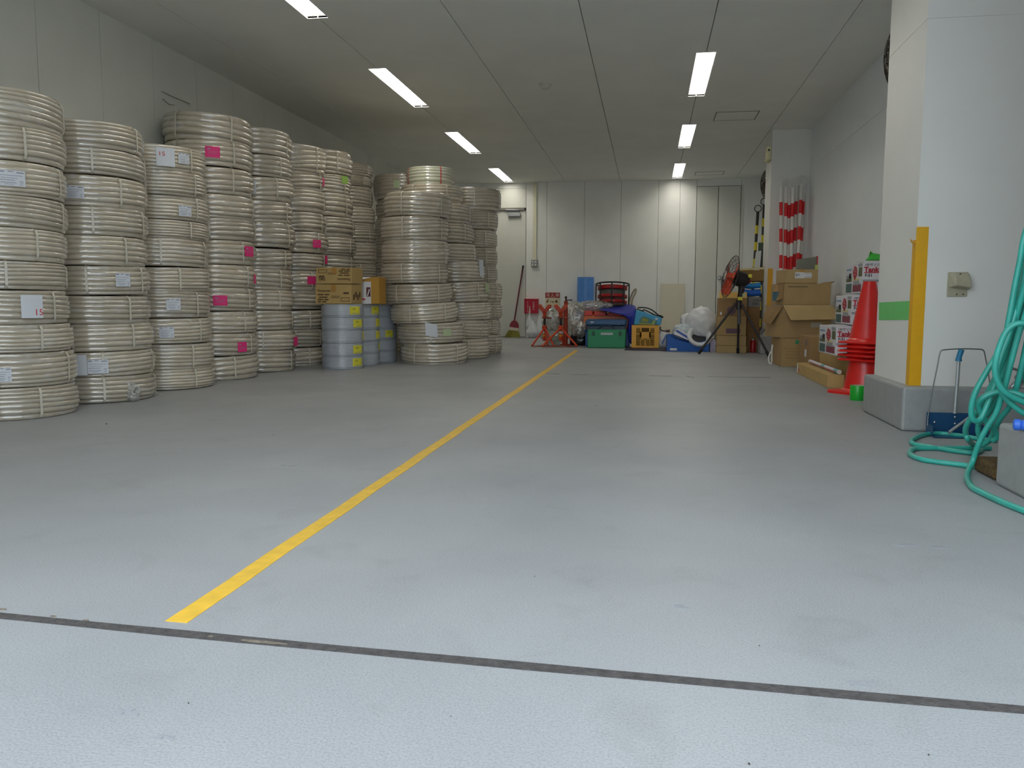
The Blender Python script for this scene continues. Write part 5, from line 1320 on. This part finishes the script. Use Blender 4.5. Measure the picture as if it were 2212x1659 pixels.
jack('orange pipe jack stand with a vee head, right one, at the yellow line end', 1211, 747, 658.5, [fe(onz(1171, 750)), fe(onz(1247, 750)), (j2.x + .01, j2.y + .26)])
# taller screw jack behind
Yt = j2.y + .42; c = ony(1222, 700, Yt)
t = thing('crank_jack', 'orange crank jack with a grey lever, behind the right jack stand', 'jack', (c.x, Yt, 0))
z = lambda y: ony(1222, y, Yt).z
MB().at((c.x, Yt, 0)).lathe([(.075, 0), (.075, .012), (.03, .02), (.027, z(650))], 20).build('tube', mat('jack_dark_orange', (160, 52, 26), .5), t, 35)
MB().at((c.x, Yt, 0)).lathe([(.012, z(651)), (.012, z(645)), (.016, z(644.5)), (.016, z(640.5)), (.01, z(640))], 14).build('top_knob', M_js, t, 35)
MB().tube([(c.x, Yt, z(648.5)), (c.x + .05, Yt, z(648.3)), (c.x + .085, Yt - .01, z(648))], [.009, .01, .016], 10).build('lever', mat('lever_grey', (110, 110, 112), .45), t, 50)
MB().slab([(c.x - .02, Yt - .03, z(672)), (c.x + .03, Yt - .03, z(668)), (c.x + .03, Yt - .03, z(655)), (c.x - .02, Yt - .03, z(662))], (0, -1, 0), .02).build('bracket', mat('jack_dark_orange', (160, 52, 26), .5), t)

# plastic bags and film
M_bagw = mat('bag_white', (216, 218, 220), .45, coat=.3, coat_rough=.3)
M_clear = film('clear_film', (226, 226, 216), .55, rough=.1, bump=.9, bscale=10)
M_clear2 = film('clear_film_dense', (214, 216, 208), .8, rough=.14, bump=.9, bscale=12)
def bag(name, label, px, py, Y, r, sq, seed, m, knot=None, cat='bag', group=None, amp=.35):
    c = ony(px, py, Y)
    o = crumple(name, m, c, r, seed, None, sq, amp, 4)
    for p_ in o.data.polygons: p_.use_smooth = True
    tag(o, label, cat, group)
    if knot:
        a, b = ony(*knot[0], Y), ony(*knot[1], Y)
        k = MB().tube([a, a.lerp(b, .5) + V((.006, 0, 0)), b], [.022, .008, .014], 8).build('knot', m); k.parent = o
    return o
gW = 'white plastic bags by the red box'
def teardrop(label, px, top, bot, w, Y, seed, base):
    rnd = random.Random(seed); m = MB(); zt, zb_ = ony(px, top, Y).z, ony(px, bot, Y).z; zb_ = max(zb_, base); n = 18; seg = 20; c = ony(px, bot, Y); prof = []
    for i in range(n + 1):
        u = i / n; r = w * 1.3 * (1 - u) ** .95 * min(1, .35 + u / .3 * .65)
        prof.append((max(.004, r), zb_ + (zt - zb_) * u))
    vs = []; fs = []
    for k in range(seg):
        a = 2 * PI * k / seg
        for r, z in prof:
            f = 1 + .10 * math.sin(5 * a + z * 9) + .07 * math.sin(9 * a - z * 13) + rnd.uniform(-.03, .03)
            vs.append((c.x + r * f * math.cos(a), Y + r * f * .8 * math.sin(a), z))
    q = n + 1
    for k in range(seg):
        j = (k + 1) % seg
        fs += [(k * q + i, j * q + i, j * q + i + 1, k * q + i + 1) for i in range(n)]
    fs += [tuple(k * q for k in range(seg))[::-1], tuple(k * q + n for k in range(seg))]
    o = m.add(vs, fs).build('plastic_bag', M_bagw, smooth=70); return tag(o, label, 'bag', gW)
b1 = teardrop('white plastic bag with a tall knot in front of the red box', 1144, 676, 714, .075, D - .17, 2, 0)
m = MB(); pz = [ony(x, y, D - .17) for x, y in ((1144, 678), (1144.5, 670), (1144, 661.5))]
k = m.tube(pz, [.016, .011, .009], 8).build('knot', mat('knot_cream', (212, 196, 180), .6)); k.parent = b1
teardrop('larger white plastic bag slumped on the floor beside the jack stands', 1150, 690, 734, .12, D - .24, 5, .003)
teardrop('white bag with a peaked top, behind the left jack stand', 1166, 676, 734, .085, D - .18, 7, .003)
g_ = 'clear plastic film in the back heap'
Ybg = j2.y + .62
bag('film_bundle', 'silvery bundle of clear film between the two jack stands', 1195, 690, Ybg - .1, .17, (1.0, .6, 1.05), 12, M_clear2, None, 'plastic film', g_, .5)
bag('film_bundle', 'crumpled clear film on the floor behind the jack stands', 1198, 724, Ybg - .02, .17, (1.3, .7, .75), 15, M_clear2, None, 'plastic film', g_, .5)
bag('film_bundle', 'big puffed clear bag right of the jack stands', 1238, 690, Ybg + .1, .24, (.95, .7, 1.1), 17, M_clear, None, 'plastic film', g_, .4)
bag('film_bundle', 'twisted clear film beside the green box', 1252, 712, j2.y + .35, .13, (1, .7, 1.1), 19, M_clear2, None, 'plastic film', g_, .5)
bag('rubbish_bag', 'black rubbish bag on the floor beside the green box', 1252, 736, j2.y + .42, .15, (.95, .8, 1.0), 23, mat('bag_black', (22, 22, 24), .25), None, 'bag', None, .35)

# ------------------------------------------------------------------ the heap of boxes by the back wall
Pg = onz(1269, 751.5); Yg2 = Pg.y
M_gb = mat('toolbox_green', (24, 138, 88), .4, var=.05, vscale=8)
x0, x1 = ony(1269, 730, Yg2).x, ony(1352, 730, Yg2).x; zt = ony(1300, 712, Yg2).z
t = thing('tool_box', 'green plastic box with two dark latches and a white label strip', 'box', ((x0 + x1) / 2, Yg2, 0))
MB().hexa([(x0 + .004, Yg2, .002), (x1 - .01, Yg2, .002), (x1 - .01, Yg2 + .3, .002), (x0 + .004, Yg2 + .3, .002)], [(x0, Yg2 - .008, zt), (x1, Yg2 - .008, zt), (x1, Yg2 + .31, zt), (x0, Yg2 + .31, zt)]).build('body', M_gb, t, bevel=.008, seg=2)
w = x1 - x0
for u in (.15, .85):
    cx_ = x0 + w * u
    MB().box(cx_ - .016, cx_ + .016, Yg2 - .02, Yg2 - .003, zt * .68, zt * .92).box(cx_ - .010, cx_ + .010, Yg2 - .026, Yg2 - .018, zt * .72, zt * .84).build('latch', mat('latch_dark', (24, 84, 56), .4), t, bevel=.003)
MB().box(x0 + w * .35, x0 + w * .66, Yg2 - .0095, Yg2 - .004, zt * .72, zt * .83).build('label', M_lab, t)
m = MB()
for u in range(6): m.box(x0 + w * (.38 + .045 * u), x0 + w * (.41 + .045 * u), Yg2 - .0102, Yg2 - .009, zt * .755, zt * .795)
m.build('print', M_ink, t)
# big blue container behind it
Yc = Yg2 + .33; x0, x1 = ony(1262, 730, Yc).x, ony(1362, 730, Yc).x; zc_ = ony(1300, 713, Yc).z
t = thing('container', 'blue plastic container on the floor behind the green box', 'container', ((x0 + x1) / 2, Yc, 0))
M_bc = mat('container_blue', (32, 84, 150), .4)
MB().box(x0 + .012, x1 - .012, Yc, Yc + .42, .002, zc_ - .012).build('body', M_bc, t, bevel=.012, seg=2)
MB().box(x0, x1, Yc - .012, Yc + .432, zc_ - .014, zc_).build('rim', M_bc, t, bevel=.005)
# blue case lying on both
Yk = Yg2 + .10; x0, x1 = ony(1265, 700, Yk).x, ony(1353, 700, Yk).x; z0 = zc_ + .003; z1 = ony(1300, 690.5, Yk).z
t = thing('case', 'dark blue plastic case with a white tag lying on the green box', 'case', ((x0 + x1) / 2, Yk, z0))
M_bk = mat('case_blue', (40, 84, 128), .4)
MB().box(x0, x1, Yk, Yk + .42, z0 + (z1 - z0) * .45, z1).build('lid', M_bk, t, bevel=.02, seg=3)
MB().box(x0 + .01, x1 - .01, Yk + .012, Yk + .41, z0, z0 + (z1 - z0) * .45).build('base', mat('case_navy', (24, 44, 76), .4), t, bevel=.01, seg=2)
w = x1 - x0
m = MB(); m.box(x0 + w * .12, x0 + w * .2, Yk - .0015, Yk + .002, z0 + (z1 - z0) * .72, z0 + (z1 - z0) * .82); m.build('tag', M_lab, t)
for u in (.14, .82): MB().box(x0 + w * u - .022, x0 + w * u + .022, Yk - .006, Yk + .01, z0 + (z1 - z0) * .5, z0 + (z1 - z0) * .64).build('latch', M_bk, t, bevel=.003)
m = MB(); m.tube(smoothpath([(x0 + w * .3, Yk - .004, z0 + .02), (x0 + w * .42, Yk - .012, z0 + (z1 - z0) * .42), (x0 + w * .58, Yk - .012, z0 + (z1 - z0) * .46), (x0 + w * .72, Yk - .004, z0 + .03)], 5), .008, 8).build('handle', mat('case_navy', (24, 44, 76), .4), t, 60)
# orange case
Yo2 = Yc + .21; x0, x1 = ony(1257, 690, Yo2).x, ony(1361, 690, Yo2).x; z0 = zc_ + .003; z1 = ony(1300, 671, Yo2).z
Yo2 = max(Yo2, Yk + .435)
t = thing('case', 'orange case with red lid blocks lying on the blue container', 'case', ((x0 + x1) / 2, Yo2, z0))
M_oc = mat('case_orange', (204, 104, 44), .45, var=.06, vscale=8); M_orr = mat('case_red', (206, 56, 40), .45)
w = x1 - x0; hz = z1 - z0
MB().hexa([(x0, Yo2, z0), (x1, Yo2, z0), (x1, Yo2 + .56, z0), (x0, Yo2 + .56, z0)], [(x0 + .03, Yo2 + .02, z0 + hz * .8), (x1 - .03, Yo2 + .02, z0 + hz * .72), (x1 - .03, Yo2 + .54, z0 + hz * .8), (x0 + .03, Yo2 + .54, z0 + hz * .8)]).build('body', M_oc, t, bevel=.012, seg=2)
for a_, b_ in ((.05, .22), (.25, .5), (.54, .86)):
    MB().box(x0 + w * a_, x0 + w * b_, Yo2 + .012, Yo2 + .5, z0 + hz * .70, z0 + hz * (.98 - .1 * a_)).build('lid_block', M_orr, t, bevel=.008, seg=2)
zo2 = z0 + hz * .98
# clear film over it
bag('film_bundle', 'glossy clear film lying over the orange case', 1287, 661, Yo2 + .18, .19, (1.5, .8, .42), 31, M_clear, None, 'plastic film', g_, .45)
# cord reel in a black cage
Yre = Yo2 + .36; cx_ = (ony(1287, 640, Yre).x + ony(1358.5, 640, Yre).x) / 2; Rr = (ony(1358.5, 640, Yre).x - ony(1287, 640, Yre).x) / 2
zr0, zr1 = zo2 + .003, ony(1320, 619, Yre).z; zq_ = lambda y: ony(1320, y, Yre).z
t = thing('cord_reel', 'cord reel with two red flanges in a round black tube cage', 'reel', (cx_, Yre, zr0))
M_rk, M_rf = mat('reel_black', (30, 28, 28), .4), mat('reel_red', (172, 26, 30), .4)
m = MB().at((cx_, Yre, 0)); m.ring((0, 0, zr1), Rr, .011, (0, 0, 1), 40, 8); m.build('top_hoop', M_rk, t, 60)
m = MB().at((cx_, Yre, 0)); m.ring((0, 0, zr0 + .012), Rr * .97, .011, (0, 0, 1), 40, 8); m.build('bottom_hoop', M_rk, t, 60)
for k in range(8):
    a_ = 2 * PI * k / 8 - PI / 2
    MB().at((cx_, Yre, 0)).tube([(Rr * math.cos(a_), Rr * math.sin(a_), zr1), (Rr * math.cos(a_), Rr * math.sin(a_), (zr0 + zr1) / 2), (Rr * .97 * math.cos(a_), Rr * .97 * math.sin(a_), zr0 + .012)], .009, 8).build('cage_bar', M_rk, t, 60)
rf = Rr * .9
for y0_, y1_ in ((623, 631.5), (642.5, 649), (655, 661)):
    MB().at((cx_, Yre, 0)).lathe([(.03, zq_(y1_)), (rf * .97, zq_(y1_)), (rf, zq_(y1_) + .006), (rf, zq_(y0_) - .006), (rf * .97, zq_(y0_)), (.03, zq_(y0_))], 48, cap=False).build('flange', M_rf, t, 35)
MB().at((cx_, Yre, 0)).lathe([(rf * .8, zq_(642)), (rf * .83, zq_(637)), (rf * .8, zq_(632))], 40).build('drum', mat('reel_drum', (92, 100, 92), .4), t, 35)
t.rotation_euler = (-.13, 0, 0); t.location.z += .032
# bent beige hose loop
pts = [ony(x, y, Yo2 + .45) for x, y in ((1358, 668), (1360, 650), (1365, 636), (1370, 627), (1373.5, 624.5), (1373, 632), (1368, 642), (1365, 652), (1364, 668))]
t = tag(MB().tube(smoothpath(pts, 5), .012, 10).build('tube_loop', mat('loop_beige', (166, 158, 128), .5), smooth=60), 'bent beige tube loop sticking up beside the cord reel', 'tube')

# navy tarp draped over the right end
rows = [[(1300, 664, .34), (1345, 658.5, .33), (1368, 660, .3), (1374, 666, .27)],
        [(1296, 668, .06), (1340, 667, .05), (1364, 668, .02), (1374, 670, .0)],
        [(1300, 671, -.01), (1338, 676, -.02), (1362, 678, -.03), (1374, 676, -.03)],
        [(1352, 681, -.05), (1358, 690, -.05), (1366, 695, -.05), (1373, 692, -.05)],
        [(1356, 712, -.06), (1361, 718, -.07), (1367, 720, -.06), (1371, 718, -.05)],
        [(1358, 736, -.07), (1362, 742, -.08), (1367, 746, -.07), (1370, 742, -.06)]]
rows = [[(x, y, d + (0 if d > 0 else -.22)) for x, y, d in r] for r in rows]
grid = [smoothpath([ony(x, y, Yo2 + d) for x, y, d in r], 4) for r in rows]
nc = len(grid[0]); cols = [smoothpath([g[i] for g in grid], 4) for i in range(nc)]; nr = len(cols[0])
vs = [p + V((0, .008 * math.sin(i * 1.3 + k * .9), 0)) for i, c_ in enumerate(cols) for k, p in enumerate(c_)]
m = MB(); m.add(vs, [(i * nr + k, (i + 1) * nr + k, (i + 1) * nr + k + 1, i * nr + k + 1) for i in range(nc - 1) for k in range(nr - 1)])
o = m.build('tarp', mat('tarp_blue', (24, 42, 150), .55, var=.15, vscale=12), smooth=60)
md = o.modifiers.new('thickness', 'SOLIDIFY'); md.thickness = .006
tag(o, 'dark blue tarp draped over the right end of the heap', 'tarp')

# yellow crate
Ye = Yg2 - .02; x0, x1 = ony(1364.5, 720, Ye).x, ony(1423.5, 720, Ye).x; zb_ = .012; zt = ony(1390, 702.5, Ye).z
t = thing('crate', 'yellow plastic crate with open lattice sides', 'crate', ((x0 + x1) / 2, Ye, 0))
M_yc = mat('crate_yellow', (226, 164, 16), .4)
w = x1 - x0; dp = .34; s = .012; hz = zt - zb_
def face(mb, P, ux, n):
    W_ = lambda u, v, o_=0: P + ux * (u * w) + V((0, 0, v * hz)) + n * o_
    def blk(u0, u1, v0, v1, th=s): mb.hexa([W_(u0, v0), W_(u1, v0), W_(u1, v0, -th), W_(u0, v0, -th)], [W_(u0, v1), W_(u1, v1), W_(u1, v1, -th), W_(u0, v1, -th)])
    blk(0, .17, 0, 1); blk(.83, 1, 0, 1); blk(0.17, .83, .88, 1); blk(.17, .83, 0, .08); blk(.31, .36, .45, .88); blk(.64, .69, .45, .88); blk(.31, .69, .41, .70); blk(.17, .31, .60, .63); blk(.69, .83, .60, .63)
    blk(.17, .83, .36, .40); blk(.47, .53, .08, .42); blk(.31, .34, .08, .42); blk(.66, .69, .08, .42)
    for k in range(9): blk(.17, .31, .1 + .09 * k, .115 + .09 * k, .006); blk(.69, .83, .1 + .09 * k, .115 + .09 * k, .006)
    for k in range(4): blk(.34, .66, .12 + .07 * k, .135 + .07 * k, .006)
    for k in range(3): blk(.2 + .035 * k, .208 + .035 * k, .08, .88, .005); blk(.72 + .035 * k, .728 + .035 * k, .08, .88, .005); blk(.37 + .03 * k, .376 + .03 * k, .08, .4, .005); blk(.56 + .03 * k, .566 + .03 * k, .08, .4, .005)
m = MB(); face(m, V((x0, Ye, zb_)), V((1, 0, 0)), V((0, -1, 0))); m.build('front_panel', M_yc, t)
m = MB(); face(m, V((x0, Ye + dp, zb_)), V((1, 0, 0)), V((0, -1, 0))); m.build('back_panel', M_yc, t)
m = MB(); m.box(x0, x0 + s, Ye + s, Ye + dp - s, zb_, zt); m.build('side_panel', M_yc, t); m = MB(); m.box(x1 - s, x1, Ye + s, Ye + dp - s, zb_, zt); m.build('side_panel', M_yc, t)
MB().box(x0 + s, x1 - s, Ye + s, Ye + dp - s, zb_, zb_ + .01).build('floor_panel', M_yc, t)
MB().box(x0 + .03, x1 - .03, Ye + .03, Ye + dp - .03, zb_ + .012, zt - .03).build('contents', mat('contents_dark', (104, 78, 30), .8), t)
# dark sheet under it
a, b = onz(1352, 757), onz(1440, 757)
tag(MB().slab([(a.x, Ye + .3, .0015), (b.x, Ye + .34, .0015), (b.x + .02, a.y + .02, .0015), (a.x + .28, a.y - .02, .0015), (a.x - .02, a.y + .03, .0015)][::1], (0, 0, 1), .008).build('ground_sheet', mat('sheet_dark', (44, 36, 58), .6)), 'dark folded sheet on the floor under the yellow crate', 'sheet')
# sky blue box tilted on the crate
Yz = Ye + .02; q = [ony(1369, 701, Yz), ony(1427, 702.5, Yz), ony(1430.5, 687, Yz), ony(1374, 669, Yz)]
q[0].z = zt + .003; q[1].z = zt + .003
t = thing('bag_box', 'sky blue box with a lime pattern tilted on the yellow crate', 'box', q[0])
M_sk = mat('box_sky', (58, 156, 200), .45)
MB().slab(q, (0, 1, 0), .3).build('body', M_sk, t, bevel=.008)
pt2 = lambda u, v: (q[0].lerp(q[1], u)).lerp(q[3].lerp(q[2], u), v) + V((0, -.0006, 0))
m = MB(); m.m = 0; m.slab([pt2(.2, .05), pt2(.85, .02), pt2(.85, .45), pt2(.55, .62), pt2(.3, .7), pt2(.18, .4)], (0, -1, 0), .001); m.m = 1; m.slab([pt2(.25, .3), pt2(.5, .25), pt2(.52, .5), pt2(.3, .6)], (0, -1, 0), .002); m.slab([pt2(.2, .02), pt2(.7, .02), pt2(.7, .14), pt2(.2, .18)], (0, -1, 0), .002)
m.m = 2; m.slab([pt2(.66, .02), pt2(.76, .02), pt2(.78, .55), pt2(.7, .55)], (0, -1, 0), .0026); m.build('pattern', [mat('pattern_teal', (70, 120, 120), .5), mat('pattern_lime', (138, 146, 44), .5), mat('pattern_pale', (150, 168, 96), .5)], t)
m = MB().slab([pt2(.75, .62), pt2(.85, .6), pt2(.85, .8), pt2(.76, .82)], (0, -1, 0), .0015); m.build('label', M_lab, t)
# black cables on top
m = MB(); r = .0085
for ps in ([(1377, 667, 0), (1381, 664.5, 0), (1395, 665, 0), (1407, 669, 0), (1418, 677, 0), (1428, 686, -.02)], [(1386, 673, .0), (1391, 669.5, 0), (1398, 672, 0), (1408, 677, 0), (1422, 684, 0), (1431, 685, -.02)], [(1372, 669, .05), (1383, 670, .03), (1395, 676, .03), (1410, 681, .03), (1429, 682, .0)]):
    m.tube(smoothpath([ony(x, y, Yz + .12 + d_) for x, y, d_ in ps], 6), r, 8)
m.tube([ony(1425, 682, Yz + .05), ony(1432, 685.5, Yz + .03)], .014, 10)
tag(m.build('black_cable', mat('cable_black', (32, 28, 28), .5), smooth=60), 'black cables looped over the sky blue box', 'cable')
p = [ony(x, y, Yz + .02) for x, y in ((1427, 706), (1426, 711), (1431, 714.5), (1438, 715.5), (1447, 714.5))]
t = thing('hand_tool', 'dark cable with a purple brown handle beside the yellow crate', 'tool', p[0])
MB().tube(smoothpath(p[:4], 4), .008, 8).build('cord', mat('cable_black', (32, 28, 28), .5), t)
MB().tube([p[3], p[4]], .017, 12).build('handle', mat('handle_purple', (72, 48, 58), .5), t)
c = onz(1434, 748)
bag('plastic_bag', 'crumpled white scrap bag between the yellow crate and the blue carton', 1431, 735, Ye + .16, .11, (.9, .8, 1.25), 41, M_bagw, None, 'bag', None, .4)

# blue carton tray full of packaging
Pu = onz(1440, 759); Yu = Pu.y; x0, x1 = Pu.x, ony(1532, 740, Yu).x
zl, zr_ = ony(1443, 724, Yu).z, ony(1530, 735, Yu).z
t = thing('tray_carton', 'open blue carton heaped with white packaging', 'carton', ((x0 + x1) / 2, Yu, 0))
M_bt = mat('carton_blue', (22, 92, 176), .45); yb_ = Yu + .38
n = 10
def rim(u): return zl + (ony(1495, 741, Yu).z - zl) * math.sin(PI * min(1, u * .8)) * 1.0 if u < .62 else ony(1495, 741, Yu).z + (zr_ - ony(1495, 741, Yu).z) * ((u - .62) / .38)
m = MB()
for i in range(n):
    u0, u1 = i / n, (i + 1) / n
    m.hexa([(x0 + (x1 - x0) * u0, Yu, .002), (x0 + (x1 - x0) * u1, Yu, .002), (x0 + (x1 - x0) * u1, Yu + .006, .002), (x0 + (x1 - x0) * u0, Yu + .006, .002)],
           [(x0 + (x1 - x0) * u0, Yu - .01, rim(u0)), (x0 + (x1 - x0) * u1, Yu - .01, rim(u1)), (x0 + (x1 - x0) * u1, Yu - .004, rim(u1)), (x0 + (x1 - x0) * u0, Yu - .004, rim(u0))])
m.build('front_panel', M_bt, t)
MB().box(x0, x1, yb_ - .006, yb_, .002, zl).box(x0, x0 + .006, Yu, yb_, .002, zl).box(x1 - .006, x1, Yu, yb_, .002, zr_).box(x0, x1, Yu, yb_, .002, .008).build('body', M_bt, t)
MB().slab([(x0, Yu, zl), (x0, yb_ - .05, zl), (x0 - .05, yb_ - .06, zl - .10), (x0 - .05, Yu + .03, zl - .12)], (-1, 0, 0), .005).build('side_flap', M_bt, t)
a, b = ony(1447.5, 752, Yu - .004), ony(1462, 757, Yu - .004)
MB().box(a.x, b.x, Yu - .008, Yu - .001, b.z, a.z).build('label', M_lab, t)
gP = 'white packaging in the blue carton'
bag('packing_bag', 'tall white crumpled bag standing in the blue carton', 1515, 699, Yu + .2, .215, (.95, .75, 1.0), 51, M_bagw, None, 'bag', gP, .22)
bag('packing_bag', 'small white bag at the left top of the packaging heap', 1486, 692, Yu + .27, .10, (1, .8, .9), 53, M_bagw, None, 'bag', gP, .25)
bag('packing_bag', 'pale translucent bag at the left of the blue carton', 1476, 716, Yu + .16, .12, (1.2, .7, .85), 57, mat('bag_frost', (196, 206, 210), .3, coat=.4), None, 'bag', gP, .3)
q = [ony(1455, 721, Yu + .06), ony(1463, 711, Yu + .08), ony(1492, 727, Yu + .03), ony(1486, 735, Yu + .02)]
t2 = thing('paper_pack', 'white and blue printed pack sticking out of the blue carton', 'pack', q[0])
MB().slab(q, (0, 1, .3), .025).build('pack', M_lab, t2)
qq = lambda u, v: q[0].lerp(q[3], u).lerp(q[1].lerp(q[2], u), v) + V((0, -.001, 0))
MB().slab([qq(0, .55), qq(1, .3), qq(1, .7), qq(0, .9)], (0, -1, -.3), .0015).build('blue_print', mat('print_royal', (40, 80, 170), .5), t2)
c = ony(1511, 726, Yu + .04)
t2 = thing('packing_ring', 'white round ring lying open side up in the blue carton', 'ring', c)
m = MB().at(c, (.9, .12, 0)); m.lathe([(.085, -.05), (.135, -.04), (.15, .0), (.145, .02), (.13, .025), (.095, .0), (.085, -.05)], 40, cap=False); m.build('ring', M_bagw, t2, 60)
m = MB().at(c, (.9, .12, 0)); m.lathe([(0, -.045), (.09, -.045)], 32, cap=False); m.build('dark_inside', mat('inside_dark', (40, 42, 46), .6), t2)
# lavender carton
P = onz(1525, 760); xr_ = ony(1549, 750, P.y).x
t, W = carton('carton', 'pale lavender carton between the blue carton and the tan pile', (x1 + .012, P.y - .0, 0), 0, max(.12, xr_ - x1 - .014), .3, ony(1530, 737, P.y).z, mat('carton_lavender', (168, 162, 186), .6), gB, tape=False)
m = MB(); bars(W, m, [(.04, .1, .07, .076), (.02, .05, .02, .03)]); m.build('print', M_ink, t)

# small flat bracket high on the left wall
a = onx(356, 201, XL + .01)
t = thing('wall_bracket', 'thin bent wire bracket on the left wall above the fourth stack', 'bracket', a)
MB().tube([onx(350, 198, XL + .01), onx(380, 212, XL + .01), onx(410, 224, XL + .01)], .003, 6).tube([onx(352, 214, XL + .02), onx(366, 226, XL + .02), onx(376, 227, XL + .02)], .003, 6).build('wire', mat('bracket_grey', (132, 130, 120), .5), t)

# ------------------------------------------------------------------ daylight through the open front, view
w = bpy.data.worlds.new('sky'); bpy.context.scene.world = w; w.use_nodes = True
bg = w.node_tree.nodes['Background']; bg.inputs['Color'].default_value = (.85, .95, 1.04, 1); bg.inputs['Strength'].default_value = 3.0
sc = bpy.context.scene
sc.view_settings.view_transform = 'Standard'; sc.view_settings.look = 'None'; sc.view_settings.gamma = 1; sc.view_settings.exposure = 0.0
sc.view_settings.use_curve_mapping = False
sc.cycles.use_denoising = True
sc.cycles.max_bounces = 10; sc.cycles.diffuse_bounces = 5; sc.cycles.glossy_bounces = 4; sc.cycles.transparent_max_bounces = 16
sc.cycles.sample_clamp_indirect = 6; sc.cycles.caustics_reflective = False; sc.cycles.caustics_refractive = False
